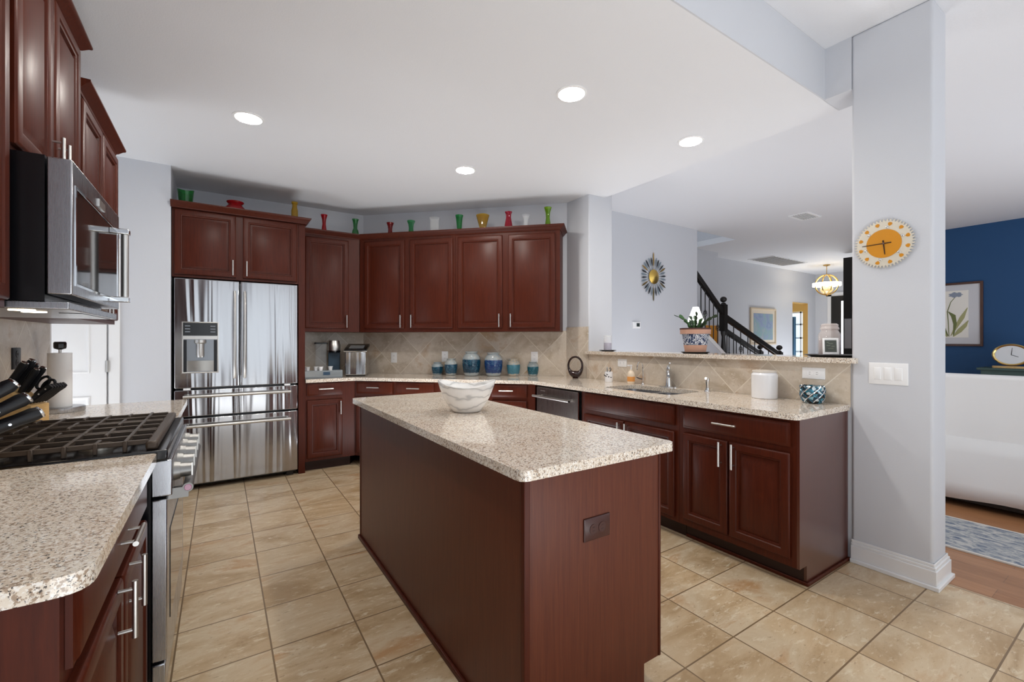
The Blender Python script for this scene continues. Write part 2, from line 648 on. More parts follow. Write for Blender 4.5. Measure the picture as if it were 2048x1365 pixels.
def pull(vert, x, z, L=.135, y=-.02):
    g = G()
    h, off = L / 2, L * .36
    yb = y - .030
    if vert:
        g.cyl((x, yb, z - h), (x, yb, z + h), .0062, seg=12)
        for s in (-off, off):
            g.cyl((x, y + .001, z + s), (x, yb, z + s), .0042, seg=10)
    else:
        g.cyl((x - h, yb, z), (x + h, yb, z), .0062, seg=12)
        for s in (-off, off):
            g.cyl((x + s, y + .001, z), (x + s, yb, z), .0042, seg=10)
    return g


def front(kind, x0, x1, z0, z1, parent, handle=None, style=DOOR_LOW):
    """a door or drawer front with its pull; handle: (vertical?, x, z)"""
    if kind == 'door':
        o = obj('door', G().panel(x0, x1, z0, z1, style(), -.0005), 'cherry', parent)
    else:
        o = obj('drawer', G().panel(x0, x1, z0, z1, DRAWER, -.0005), 'cherry', parent)
    if handle:
        obj('handle', pull(*handle), 'nickel', o)
    return o


def base_cab(label, loc, rz, foot, fronts, toe=None, toe_h=.105, H=.880, name='base_cabinet'):
    t = thing(name, label, 'cabinet', loc, rz)
    obj('carcass', G().prism(foot, toe_h, H), 'cherry', t)
    if toe:
        obj('toe_kick', G().prism(toe, 0, toe_h), 'toe', t)
    for f in fronts:
        front(f[0], *f[1:5], t, f[5] if len(f) > 5 else None)
    return t


# -- north run, base cabinet right of the fridge
base_cab('dark cherry base cabinet beside the refrigerator, one drawer above one door', (.693, 4.75, 0), 0,
         [(0, 0), (.472, 0), (.715, .595), (0, .595)],
         [('drawer', .015, .345, .748, .868, (False, .185, .815)), ('door', .015, .345, .135, .705, (True, .325, .62))],
         [(0, .075), (.44, .075), (.7, .59), (0, .59)])
# -- diagonal run
D45 = (.7071, -.7071)
c45 = (1.168, 4.747)
base_cab('dark cherry corner base cabinet with two drawers, behind the far end of the island', (c45[0], c45[1], 0), R(-45),
         [(0, 0), (.885, 0), (.885, .585), (-.235, .585)],
         [('drawer', .02, .425, .748, .868, (False, .225, .815)), ('drawer', .455, .87, .748, .868, (False, .66, .815)),
          ('door', .02, .425, .135, .715, (True, .395, .62)), ('door', .455, .87, .135, .715, (True, .485, .62))],
         [(.03, .075), (.885, .075), (.885, .58), (-.2, .58)])
base_cab('dark cherry corner base cabinet next to the dishwasher, behind the marbled bowl', (c45[0] + .888 * .7071, c45[1] - .888 * .7071, 0), R(-45),
         [(0, 0), (.996, 0), (1.231, .585), (0, .585)],
         [('drawer', .03, .535, .748, .868, (False, .283, .815)), ('drawer', .57, .917, .748, .868, (False, .72, .815)),
          ('door', .03, .535, .135, .715, (True, .505, .62)), ('door', .57, .917, .135, .715, (True, .60, .62))],
         [(0, .075), (.96, .075), (1.2, .58), (0, .58)])
# -- peninsula, facing west: local x runs south from y = 3.41
PX = 2.503
dw = thing('dishwasher', 'stainless dishwasher built in between the corner cabinet and the sink cabinet', 'dishwasher', (PX, 3.405, 0), R(-90))
obj('body', G().prism([(.03, .002), (.637, .002), (.637, .585), (-.20, .585)], .105, .878), 'black', dw)
do = obj('door', G().box(.04, .625, -.022, .0, .12, .862), 'steel_dark', dw, bev=(.004, 2))
obj('edge_strip', G().box(.617, .625, -.0235, -.0005, .12, .862), 'chrome', do)
hg = G().cyl((.04, -.068, .782), (.555, -.068, .782), .011)
for x in (.085, .51):
    hg.cyl((x, -.021, .782), (x, -.068, .782), .008)
hd = obj('handle', hg, 'nickel', do)
obj('end_cap', G().cyl((.555, -.068, .782), (.558, -.068, .782), .009), 'black', hd)
obj('badge', G().box(.10, .17, -.0235, -.0215, .828, .836), 'nickel', do)
obj('toe_kick', G().box(.04, .63, .06, .09, .0, .105), 'toe', dw)

base_cab('wide dark cherry sink base cabinet with a long false drawer front, beside the dishwasher', (PX, 2.765, 0), R(-90),
         [(0, 0), (.936, 0), (.936, .590), (0, .590)],
         [('drawer', .04, .905, .735, .866), ('door', .04, .466, .135, .695, (True, .437, .62)), ('door', .478, .905, .135, .695, (True, .507, .62))],
         [(0, .075), (.936, .075), (.936, .58), (0, .58)], H=.69)
obj('carcass_rail', G().box(0, .936, 0, .03, .69, .880), 'cherry', bpy.data.objects['base_cabinet.003'])
pc = base_cab('dark cherry end cabinet of the peninsula with one drawer and two doors', (PX, 1.827, 0), R(-90),
              [(0, 0), (.704, 0), (.704, .590), (0, .590)],
              [('drawer', .034, .676, .735, .862, (False, .33, .800, .145)),
               ('door', .034, .333, .150, .700, (True, .300, .622, .145)), ('door', .346, .676, .150, .700, (True, .378, .622, .145))],
              [(0, .075), (.704, .075), (.704, .59), (0, .59)])
obj('end_panel', G().prism([(.704, .001), (.718, .001), (.718, .590), (.704, .590)], .105, .880).box(.704, .718, .078, .590, 0, .105), 'cherry_end', pc)
obj('shoe_moulding', G().box(.0, .730, .066, .075, 0, .02).box(.718, .730, .075, .592, 0, .02), 'cherry', pc, bev=(.004, 2))

# -- upper cabinets
UZ0, UZ1 = 1.388, 2.445


def upper_cab(label, loc, rz, foot, doors, z0=UZ0, z1=UZ1):
    t = thing('wall_cabinet', label, 'cabinet', loc, rz)
    obj('carcass', G().prism(foot, z0, z1), 'cherry', t)
    for d in doors:
        front('door', *d[:4], t, d[4] if len(d) > 4 else None, DOOR_UP)
    return t


upper_cab('dark cherry wall cabinet with a single door, above the coffee maker', (.693, 5.02, 0), 0,
          [(0, 0), (.587, 0), (.715, .325), (0, .325)], [(.035, .468, 1.425, 2.375, (True, .443, 1.50))])
u45 = (1.284, 5.016)
upper_cab('dark cherry double-door wall cabinet in the corner, under the dark red and small green vases', (u45[0], u45[1], 0), R(-45),
          [(0, 0), (1.102, 0), (1.102, .318), (-.128, .318)],
          [(.06, .53, 1.425, 2.375, (True, .500, 1.50)), (.596, 1.076, 1.425, 2.375, (True, .622, 1.50))])
upper_cab('dark cherry double-door wall cabinet above the blue jars, its end showing', (u45[0] + 1.105 * .7071, u45[1] - 1.105 * .7071, 0), R(-45),
          [(0, 0), (1.095, 0), (1.095, .318), (0, .318)],
          [(.028, .506, 1.425, 2.375, (True, .478, 1.50)), (.570, 1.047, 1.425, 2.375, (True, .598, 1.50))])
upper_cab('dark cherry two-door cabinet above the refrigerator', (-.345, 4.74, 0), 0,
          [(0, 0), (.975, 0), (.975, .605), (0, .605)],
          [(.016, .462, 1.862, 2.418, (True, .438, 1.945)), (.516, .961, 1.862, 2.418, (True, .545, 1.945))], 1.84, 2.464)
fp = obj('refrigerator_end_panel', G().box(.632, .690, 4.74, 5.347, 0, 2.464), 'cherry')
tag(fp, 'tall dark cherry panel standing between refrigerator and coffee counter', 'panel')
# left wall: local x runs north
upper_cab('dark cherry wall cabinet with one door at the microwave side, over the fore countertop', (-.53, .95, 0), R(90),
          [(0, 0), (.957, 0), (.957, .282), (0, .282)],
          [(.03, .465, 1.41, 2.56), (.49, .93, 1.41, 2.56)], 1.388, 2.60)
upper_cab('tall-topped dark cherry cabinet above the microwave', (-.53, 1.910, 0), R(90),
          [(0, 0), (.773, 0), (.773, .282), (0, .282)],
          [(.022, .375, 1.885, 2.56, (True, .349, 1.965)), (.398, .751, 1.885, 2.56, (True, .424, 1.965))], 1.862, 2.60)
upper_cab('dark cherry two-door wall cabinet past the microwave, over the paper towels', (-.53, 2.686, 0), R(90),
          [(0, 0), (.846, 0), (.846, .282), (0, .282)],
          [(.022, .408, 1.41, 2.375, (True, .38, 1.5)), (.440, .826, 1.41, 2.375, (True, .468, 1.5))], 1.388, 2.445)

# -- crown mouldings, mitred along the cabinet fronts
CROWN = [(.0, -.045), (.005, -.045), (.007, -.036), (.015, -.031), (.034, -.010), (.042, -.005), (.046, .0), (.046, .008), (.0, .008)]


def crown(label, path, z, prof=CROWN, sc_=1.0):
    pts = [Vector(p) for p in path]
    nr = []
    for i in range(len(pts)):
        ds = []
        if i:
            ds.append((pts[i] - pts[i - 1]).normalized())
        if i < len(pts) - 1:
            ds.append((pts[i + 1] - pts[i]).normalized())
        ns = [Vector((d.y, -d.x)) for d in ds]
        if len(ns) == 1:
            nr.append(ns[0])
        else:
            m = (ns[0] + ns[1]).normalized()
            nr.append(m / m.dot(ns[0]))
    g = G()
    rings = []
    for p, n_ in zip(pts, nr):
        rings.append([(p.x + n_.x * o * sc_, p.y + n_.y * o * sc_, z + h) for o, h in prof])
    g.loft(rings)
    o = obj('crown_moulding', g, 'cherry', smooth=25)
    return tag(o, label, 'moulding')


e = .0005
crown('dark cherry crown moulding along the corner wall cabinets, under the small vases', [(.692, 5.02 - e), (1.284, 5.0155), (1.284 + 2.2005 * .7071, 5.0155 - 2.2005 * .7071), (1.284 + 2.2005 * .7071 + .318 * .7071, 5.0155 - 2.2005 * .7071 + .318 * .7071)], 2.448)
crown('dark cherry crown moulding above the refrigerator cabinet', [(-.352, 4.7085), (-.352, 4.7075), (.6905, 4.7075), (.6905, 4.965)][1:], 2.468)
crown('higher dark cherry crown moulding over the microwave cabinet', [(-.5295, .95), (-.5295, 2.6835), (-.812, 2.6835)], 2.61)
crown('dark cherry crown moulding past the microwave cabinet', [(-.5295, 2.687), (-.5295, 3.5325), (-.812, 3.5325)], 2.448)

# -- left base cabinets
base_cab('dark cherry base cabinet beside the range, under the fore countertop', (-.22, 1.012, 0), R(90),
         [(0, 0), (.886, 0), (.886, .585), (0, .585)],
         [('drawer', .028, .862, .735, .868, (False, .443, .803)), ('door', .028, .437, .135, .705, (True, .366, .652)), ('door', .449, .862, .135, .705, (True, .522, .652))],
         [(0, .075), (.886, .075), (.886, .58), (0, .58)])
base_cab('dark cherry base cabinet past the range, under the paper towels', (-.22, 2.692, 0), R(90),
         [(0, 0), (.83, 0), (.83, .585), (0, .585)],
         [('drawer', .028, .802, .735, .868, (False, .415, .803)), ('door', .028, .408, .135, .705, (True, .377, .62)), ('door', .422, .802, .135, .705, (True, .453, .62))],
         [(0, .075), (.83, .075), (.83, .58), (0, .58)])

# ---------------------------------------------------------------- countertops
ZT, ZB = .914, .8815


def counter(label, poly, holes=()):
    o = obj('granite_countertop', G().slab(poly, list(holes), ZB, ZT), 'granite', bev=(.013, 3))
    return tag(o, label, 'countertop')


def rrect(x0, x1, y0, y1, r, n=5):
    return round_poly([(x0, y0), (x1, y0), (x1, y1), (x0, y1)], {0: r, 1: r, 2: r, 3: r}, n)


SINK = round_poly([(2.60, 1.985), (2.985, 1.985), (3.005, 2.13), (2.97, 2.30), (2.985, 2.45), (2.96, 2.63), (2.60, 2.63)], {i: .08 for i in range(7)}, 5)
counter('long speckled granite countertop running round the corner and along the peninsula with the sink',
        round_poly([(.693, 4.712), (1.157, 4.712), (2.462, 3.407), (2.462, 1.102), (3.098, 1.102), (3.098, 3.318), (3.086, 3.322), (3.086, 3.648), (1.40, 5.334), (.693, 5.334)], {3: .045}, 6), [SINK])
counter('speckled granite countertop beside the range, with the cropped near corner', round_poly([(-.802, .985), (-.178, .985), (-.178, 1.901), (-.802, 1.901)], {1: .05, 2: .02}, 6))
counter('speckled granite countertop past the range under the paper towels', round_poly([(-.802, 2.689), (-.178, 2.689), (-.178, 3.555), (-.802, 3.533)], {2: .03}, 6))
lg = obj('bar_ledge', G().slab(round_poly([(3.05, 1.060), (3.0985, 1.060), (3.0985, 1.0955), (3.42, 1.0955), (3.42, 3.3185), (3.0985, 3.3185), (3.0985, 3.345), (3.05, 3.345)], {0: .02, 7: .02}), [], 1.1595, 1.190), 'granite', bev=(.011, 3))
tag(lg, 'raised speckled granite ledge on the half wall behind the sink', 'ledge')

# ---------------------------------------------------------------- island
isl = thing('kitchen_island', 'dark cherry kitchen island with a speckled granite top', 'kitchen island', (1.07, 2.04, 0), 0)
obj('carcass', G().prism([(.766, 1.10), (1.386, 1.10), (1.386, 2.98), (.766, 2.98)], .105, .8815).box(.766, 1.300, 1.10, 2.98, 0, .105), 'cherry_h', isl, world=True)
for b_ in ((.762, .784, 1.096, 1.118, 0, .8815), (1.378, 1.390, 1.096, 1.108, .105, .8815), (.7625, .772, 2.965, 2.985, 0, .8815)):
    obj('corner_strip', G().box(*b_), 'cherry', isl, bev=(.003, 2), world=True)
obj('shoe_moulding', G().box(.752, .766, 1.10, 2.99, 0, .024).box(.752, 1.300, 1.088, 1.10, 0, .0), 'cherry', isl, bev=(.004, 2), world=True)
obj('granite_top', G().slab(round_poly([(.722, 1.052), (1.420, 1.052), (1.420, 3.03), (.722, 3.03)], {i: .035 for i in range(4)}, 6), [], ZB, ZT), 'granite', isl, bev=(.013, 3), world=True)


def outlet(label, p, rz, horiz, W=.115, H=.072, mat='plastic_white', n=1, name='wall_outlet'):
    """cover plate lying in the local xz plane facing -y"""
    t = thing(name, label, 'outlet', p, rz)
    w_, h_ = (W, H) if horiz else (H, W)
    obj('cover_plate', G().panel(-w_ / 2, w_ / 2, -h_ / 2, h_ / 2, [(0, 0), (0, -.004), (.004, -.006)]), mat, t)
    dark = pm('slot_dark', '#55504e', .5) if mat == 'plastic_white' else M['toe']
    for s in (-1, 1):
        c = (s * .020, 0) if horiz else (0, s * .020)
        r = obj('receptacle', G().cyl((c[0], -.005, c[1]), (c[0], -.0075, c[1]), .0165, seg=20), mat, t)
        g = G()
        for q in (-.006, .006):
            if horiz:
                g.box(c[0] - .004, c[0] + .005, -.0082, -.0074, q - .001, q + .001)
            else:
                g.box(q - .001, q + .001, -.0082, -.0074, c[1] - .004, c[1] + .005)
        obj('slots', g, dark, r)
    return t


M['brown_plastic'] = pm('brown_plastic', '#3d1d18', .35)
outlet('brown outlet plate set in the end panel of the island', (1.061, 1.0995, .662), 0, True, .118, .075, 'brown_plastic')
outlet('white outlet above the peninsula counter beside the white canister', (3.1, 1.293, 1.088), R(-90), True, .128, .070)
outlet('white outlet near the soap bottle on the tiled half wall', (3.1, 2.874, 1.087), R(-90), True, .108, .070)
nd = (-.7071 * .0105, -.7071 * .0105)
outlet('white outlet in the corner backsplash beside the ice maker', (1.690 + nd[0], 5.07 + nd[1], 1.098), R(-45), False, .118, .074)
outlet('white outlet in the backsplash above the smallest teal jar at the row end', (2.853 + nd[0], 3.907 + nd[1], 1.115), R(-45), False, .118, .074)
outlet('white outlet partly hidden behind the tall dark blue jar', (2.13 + nd[0], 4.63 + nd[1], 1.115), R(-45), False, .118, .074)
outlet('dark outlet in the backsplash behind the knife block', (-.804, 3.02, 1.208), R(90), False, .1, .10, 'blackplastic')

sw = thing('light_switch', 'white triple rocker switch plate on the pillar', 'light switch', (3.1, .922, 1.108), R(-90))
obj('cover_plate', G().panel(-.087, .087, -.060, .060, [(0, 0), (0, -.004), (.004, -.006)]), 'plastic_white', sw)
for x in (-.047, 0, .047):
    obj('rocker', G().panel(x - .0165, x + .0165, -.034, .034, [(0, -.005), (0, -.008), (.003, -.010)]), 'plastic_white', sw)
    
# ---------------------------------------------------------------- refrigerator
fr = thing('refrigerator', 'large stainless french-door refrigerator with water dispenser and two drawers', 'refrigerator', (.145, 5.0, 0))
FX0, FX1, FY = -.328, .620, 4.70
obj('body', G().box(FX0 + .006, FX1 - .006, FY + .07, 5.335, .03, 1.81), 'black', fr, world=True)
def fdoor(x0, x1, z0, z1):
    # gently bowed front
    n = 10
    poly = [(x1, FY + .065), (x0, FY + .065)]
    for i in range(n + 1):
        t = i / n
        poly.append((x0 + (x1 - x0) * t, FY + .006 - .010 * math.sin(PI * t) ** .6))
    return G().prism(poly, z0, z1)
DX0, DX1, DZ0, DZ1 = -.276, -.014, 1.012, 1.456
poly_l = fdoor(FX0, .142, .885, 1.826)
ld = obj('door', poly_l, 'steel', fr, bev=(.006, 2), world=True)
rd = obj('door', fdoor(.150, FX1, .885, 1.826), 'steel', fr, bev=(.006, 2), world=True)
dr1 = obj('drawer', fdoor(FX0, FX1, .640, .868), 'steel', fr, bev=(.006, 2), world=True)
dr2 = obj('drawer', fdoor(FX0, FX1, .055, .624), 'steel', fr, bev=(.006, 2), world=True)
def bow_handle_v(x):
    g = G()
    pts = [(x, FY - .012 - .048 * math.sin(PI * min(1, max(0, t / 12))) ** .4, .96 + t * (1.735 - .96) / 12) for t in range(13)]
    return g.tube(pts, .0125, 10)
for x, dd in ((.106, ld), (.183, rd)):
    obj('handle', bow_handle_v(x), 'nickel', dd, world=True)
for z, dd in ((.815, dr1), (.56, dr2)):
    g = G().cyl((-.265, FY - .055, z), (.555, FY - .055, z), .013)
    for x in (-.235, .525):
        g.cyl((x, FY + .0, z + .012), (x, FY - .055, z), .010)
    obj('handle', g, 'nickel', dd, world=True)
dn = obj('dispenser', G().panel(DX0, DX1, DZ0, DZ1, [(0, .012), (0, -.0045), (.006, -.006), (.010, -.004)], FY), 'nickel', ld, world=True)
obj('control_panel', G().box(DX0 + .010, DX1 - .010, FY - .008, FY - .003, 1.335, DZ1 - .010), 'black', ld, world=True)
g = G()
for x in (-.235, -.055):
    for z in (1.42, 1.395, 1.37):
        g.box(x - .018, x + .018, FY - .0088, FY - .0078, z - .005, z + .003)
obj('control_icons', g, pm('icon_grey', '#7f858d', .5), ld, world=True)
obj('recess_back', G().panel(DX0 + .012, DX1 - .012, DZ0 + .012, 1.305, [(0, -.0042), (0, -.0046), (.028, -.0050)], FY), pm('recess_grey', '#8d9196', .3, .8), ld, world=True)
obj('recess_tray', G().prism([(DX0 + .03, FY - .006), (DX1 - .03, FY - .006), (DX1 - .045, FY - .012), (DX0 + .045, FY - .012)], 1.03, 1.12), pm('tray_grey', '#a8a5a0', .3, .8), ld, world=True)
for x in (DX0 + .012, DX1 - .035):  # dark strips stand in for the shade at the recess sides
    obj('recess_side_shade', G().box(x, x + .023, FY - .0085, FY - .004, DZ0 + .012, 1.30), 'blackplastic', ld, world=True)
obj('spout', G().lathe([(.045, 1.30), (.045, 1.275), (.030, 1.262)], (-.145, FY - .012, 0), 20).lathe([(.030, 1.27), (.030, 1.17), (.026, 1.15)], (-.145, FY - .018, 0), 20), 'nickel', ld, world=True)
obj('divider_bar', G().box(DX0 + .008, DX1 - .008, FY - .010, FY - .003, 1.305, 1.335), 'nickel', ld, world=True)
for x in (-.24, .53):
    obj('hinge_cover', G().box(x - .025, x + .025, FY - .004, FY + .05, .869, .884), 'plastic_white', fr, world=True)
g = G()
for x in (FX0 + .06, FX1 - .06):
    g.box(x - .03, x + .03, FY + .06, FY + .12, 0, .055)
obj('foot', g, 'black', fr, world=True)

# ---------------------------------------------------------------- range
RY0, RY1 = 1.906, 2.684
rg = thing('gas_range', 'stainless gas range with black cooktop and cast iron grates', 'range', (-.5, 2.295, 0))
def W_(name, g, mat, parent, **kw):
    return obj(name, g, mat, parent, world=True, **kw)
W_('body', G().box(-.800, -.195, RY0, RY1, .10, .885).box(-.795, -.26, RY0 + .02, RY1 - .02, .0, .10), 'black', rg)
ct = W_('cooktop', G().box(-.800, -.150, RY0 - .0, RY1 + .0, .885, .921), 'black', rg, bev=(.006, 3))
W_('control_panel', G().prism([(-.195, RY0 + .004), (-.138, RY0 + .004), (-.138, RY1 - .004), (-.195, RY1 - .004)], .762, .884), 'steel_flat', rg, bev=(.004, 2))
for i in range(5):
    y = RY0 + .09 + i * .15
    k = G().cyl((-.139, y, .825), (-.120, y, .825), .034, .030, 24).cyl((-.120, y, .825), (-.088, y, .825), .026, .023, 24)
    kb = W_('knob', k, 'satin_steel', rg)
    W_('pointer', G().box(-.0885, -.084, y - .005, y + .005, .802, .848), 'nickel', kb)
od = W_('oven_door', G().box(-.194, -.152, RY0 + .004, RY1 - .004, .205, .752), 'steel_flat', rg, bev=(.004, 2))
W_('oven_window', G().box(-.1525, -.1495, RY0 + .10, RY1 - .10, .30, .62), 'glassdark', od)
hg = G().cyl((-.096, RY0 + .035, .775), (-.096, RY1 - .035, .775), .016, seg=20)
for y in (RY0 + .075, RY1 - .075):
    hg.prism([(-.155, y - .014), (-.096, y - .012), (-.096, y + .012), (-.155, y + .014)], .733, .770)
oh = W_('oven_handle', hg, 'satin_steel', od)
for y, s in ((RY0 + .035, -1), (RY1 - .035, 1)):
    W_('end_cap', G().cyl((-.096, y, .775), (-.096, y + s * .006, .775), .016, seg=20), 'satin_steel', oh)
    W_('badge', G().cyl((-.096, y + s * .0055, .775), (-.096, y + s * .0075, .775), .0115, .010, seg=20), 'magenta', oh)
W_('drawer', G().box(-.194, -.156, RY0 + .004, RY1 - .004, .105, .195), 'steel_flat', rg, bev=(.004, 2))
# grates: three side by side
gx0, gx1 = -.765, -.205
gw = (RY1 - RY0 - .06) / 3
zt = .958
for k in range(3):
    a = RY0 + .030 + k * gw
    b = a + gw - .006
    g = G()
    T = .0056
    def bar(x0, y0, x1, y1, z=zt, t=T):
        if abs(x1 - x0) > abs(y1 - y0):
            g.box(min(x0, x1), max(x0, x1), y0 - t, y0 + t, z - .016, z)
        else:
            g.box(x0 - t, x0 + t, min(y0, y1), max(y0, y1), z - .016, z)
    for y in (a + .012, (a + b) / 2, b - .012):
        bar(gx0, y, gx1, y, zt - .002)
    for i in range(4):
        x = gx0 + .06 + i * (gx1 - gx0 - .12) / 3
        bar(x, a + .002, x, b - .002)
        for y in (a + .002, b - .002):
            g.box(x - T, x + T, y - .006, y + .006, .9212, zt)
    for i in range(3):
        x = gx0 + .133 + i * (gx1 - gx0 - .12) / 3
        bar(x, a + .002, x, a + gw * .30)
        bar(x, b - gw * .30, x, b - .002)
        for y in (a + .002, b - .002):
            g.box(x - T, x + T, y - .005, y + .005, .9212, zt)
    W_('grate', g, 'iron', rg, bev=(.002, 1))
g = G().prism([(-.212, RY0 + .02), (-.178, RY0 + .02), (-.178, RY1 - .02), (-.212, RY1 - .02)], .9212, .950)
W_('grate_rail', g, 'iron', rg, bev=(.008, 2))
for x, y, r in ((-.62, RY0 + .15, .045), (-.35, RY0 + .15, .038), (-.48, RY0 + .39, .055), (-.62, RY0 + .63, .038), (-.35, RY0 + .63, .045)):
    bn = W_('burner', G().lathe([(r + .012, .9212), (r + .012, .930), (r, .934)], (x, y, 0), 28), pm('burner_ring', '#b8b2a8', .35, .9), rg)
    W_('burner_cap', G().lathe([(r, .934), (r, .942), (r - .006, .944)], (x, y, 0), 28), 'iron', bn)

# ---------------------------------------------------------------- microwave
mw = thing('microwave', 'stainless over-the-range microwave with a chrome bar handle', 'microwave', (-.6, 2.295, 1.41))
W_('body', G().box(-.800, -.448, RY0 + .008, RY1 - .004, 1.412, 1.858), 'black', mw)
md = W_('door', G().box(-.445, -.387, RY0 + .010, RY1 - .006, 1.434, 1.857), 'steel_flat', mw, bev=(.004, 2))
W_('window', G().box(-.3875, -.3855, RY0 + .05, RY1 - .06, 1.475, 1.772), 'glassdark', md)
W_('window_trim', G().panel(-(RY1 - .05), -(RY0 + .04), 1.465, 1.785, [(0, .0), (0, -.002), (.008, -.003), (.009, 0)], 0).at(0, 0, 0).move(Matrix.Translation((-.387, 0, 0)) @ Matrix(((0, -1, 0, 0), (-1, 0, 0, 0), (0, 0, 1, 0), (0, 0, 0, 1)))), 'chrome', md)
W_('badge', G().box(-.3875, -.382, 2.26, 2.36, 1.800, 1.828), 'nickel', md)
hg = G().cyl((-.338, 2.47, 1.475), (-.338, 2.47, 1.74), .0125, seg=20)
W_('handle', hg, 'nickel', md)
for z in (1.452, 1.738):
    W_('handle_bracket', G().box(-.388, -.322, 2.452, 2.488, z, z + .024), 'chrome', md, bev=(.004, 2))
W_('vent_panel', G().box(-.78, -.395, RY0 + .012, RY1 - .008, 1.388, 1.4115), 'steel_flat', mw, bev=(.003, 2))
for y in (RY0 + .10, RY0 + .21):
    W_('task_light', G().cyl((-.52, y, 1.3875), (-.52, y, 1.3855), .03, seg=20), pm('task_glow', '#fff3df', .4, emit='#ffe9c8', es=9), mw)
W_('vent_slots', G().box(-.47, -.41, RY0 + .25, RY1 - .05, 1.386, 1.3885), 'black', mw)

# ---------------------------------------------------------------- ceiling lights, vents
def downlight(label, x, y):
    t = thing('recessed_ceiling_light', label, 'ceiling light', (x, y, HK), 0, 'recessed kitchen ceiling lights')
    obj('trim_ring', G().lathe([(.093, 0), (.093, -.004), (.078, -.007), (.076, 0)], (0, 0, 0), 32, cap=False), 'plastic_white', t)
    obj('lens', G().lathe([(.077, -.0005), (.077, -.004), (.04, -.005)], (0, 0, 0), 32), 'bulb', t)
    return t


for lb, x, y in (('round recessed ceiling light in front of the refrigerator', .155, 3.425), ('round recessed ceiling light directly above the island near end, biggest one seen', 1.755, 2.03),
                 ('added unseen round recessed ceiling light above the aisle by the range', .155, 2.03),  # fixture added out of view to brighten the range side
                 ('round recessed ceiling light before the corner wall cabinets', 1.77, 3.44), ('round recessed ceiling light over the sink by the half wall', 2.91, 2.03)):
    downlight(lb, x, y)


def ceil_vent(label, x, y, wx, wy, z, slats, across):
    t = thing('ceiling_vent', label, 'vent', (x, y, z))
    obj('frame', G().slab([(-wx / 2, -wy / 2), (wx / 2, -wy / 2), (wx / 2, wy / 2), (-wx / 2, wy / 2)], [[(-wx / 2 + .025, -wy / 2 + .025), (wx / 2 - .025, -wy / 2 + .025), (wx / 2 - .025, wy / 2 - .025), (-wx / 2 + .025, wy / 2 - .025)]], -.012, -.0005), 'plastic_white', t)
    obj('backing', G().box(-wx / 2 + .02, wx / 2 - .02, -wy / 2 + .02, wy / 2 - .02, -.004, -.0005), pm('vent_dark', '#77726c', .7), t)
    g = G()
    for i in range(slats):
        f = (i + .5) / slats - .5
        if across:
            c = f * (wx - .05)
            g.box(c - .003, c + .006, -wy / 2 + .02, wy / 2 - .02, -.012, -.004)
        else:
            c = f * (wy - .05)
            g.box(-wx / 2 + .02, wx / 2 - .02, c - .003, c + .006, -.012, -.004)
    obj('slats', g, 'plastic_white', t)


ceil_vent('small white air register in the hall ceiling', 6.99, 3.03, .42, .26, HH, 7, False)
ceil_vent('wide white return-air grille in the far hall ceiling', 10.4, 5.05, 1.5, .55, HH, 12, True)

# ---------------------------------------------------------------- vases along the cabinet tops
CT = 2.446


def vase(label, x, y, dia, top, prof, col, cut=None, rough=.05, trans=.8, name='glass_vase', group='vases on the wall cabinets'):
    CT = 2.4645 if x < .65 and y > 4.7 else 2.4455
    H = top - CT
    Rr = dia / 2
    outer = [(r * Rr, z * H) for r, z in prof]
    t = .004
    inner = [(max(.002, r - t), max(z, .010)) for r, z in outer[::-1] if z > .006]
    o = obj(name, G().lathe([(.002, 0)] + outer + inner + [(.002, .010)], (0, 0, 0), 28, fn=cut), (clear('glass_clear', col, .13) if col[1] == 'f' else glass('glass_' + col.strip('#'), col, rough, trans)))
    o.location = (x, y, CT)
    return tag(o, label, 'vase', group)


flare = [(.62, 0), (.66, .06), (.60, .3), (.55, .5), (.66, .75), (.92, .93), (1, 1)]
hour = [(.72, 0), (.80, .06), (.68, .25), (.50, .5), (.60, .75), (.92, .95), (1, 1)]
bulbv = [(.55, 0), (.85, .08), (1, .22), (.85, .38), (.55, .48), (.62, .7), (.80, .9), (1, 1)]
vase('green rippled glass bucket at the wall end above the refrigerator', -.255, 4.83, .125, 2.605, [(.70, 0), (.75, .05), (.85, .5), (.95, .9), (1, 1)], '#2f9a45',
     cut=lambda r, z, a: (r, z + (.010 * math.cos(2 * a) if z > .08 else 0)), rough=.12)
vase('squat red glass vase with a pinched neck above the refrigerator', .114, 4.83, .165, 2.572, [(.70, 0), (1, .30), (.98, .45), (.70, .68), (.66, .78), (.86, .95), (.84, 1)], '#d81c26', rough=.1)
vase('amber yellow glass bottle at the end of the refrigerator cabinet', .61, 4.83, .064, 2.655, [(.85, 0), (.95, .05), (.95, .55), (.70, .72), (.68, .88), (.9, .92), (.9, 1)], '#e8bb18')
vase('tall red hourglass vase above the single-door cabinet', .93, 5.10, .070, 2.645, hour, '#e01f30')
vase('green glass vase with a round foot in the cabinet corner', 1.256, 5.10, .074, 2.645, bulbv, '#52ae66')
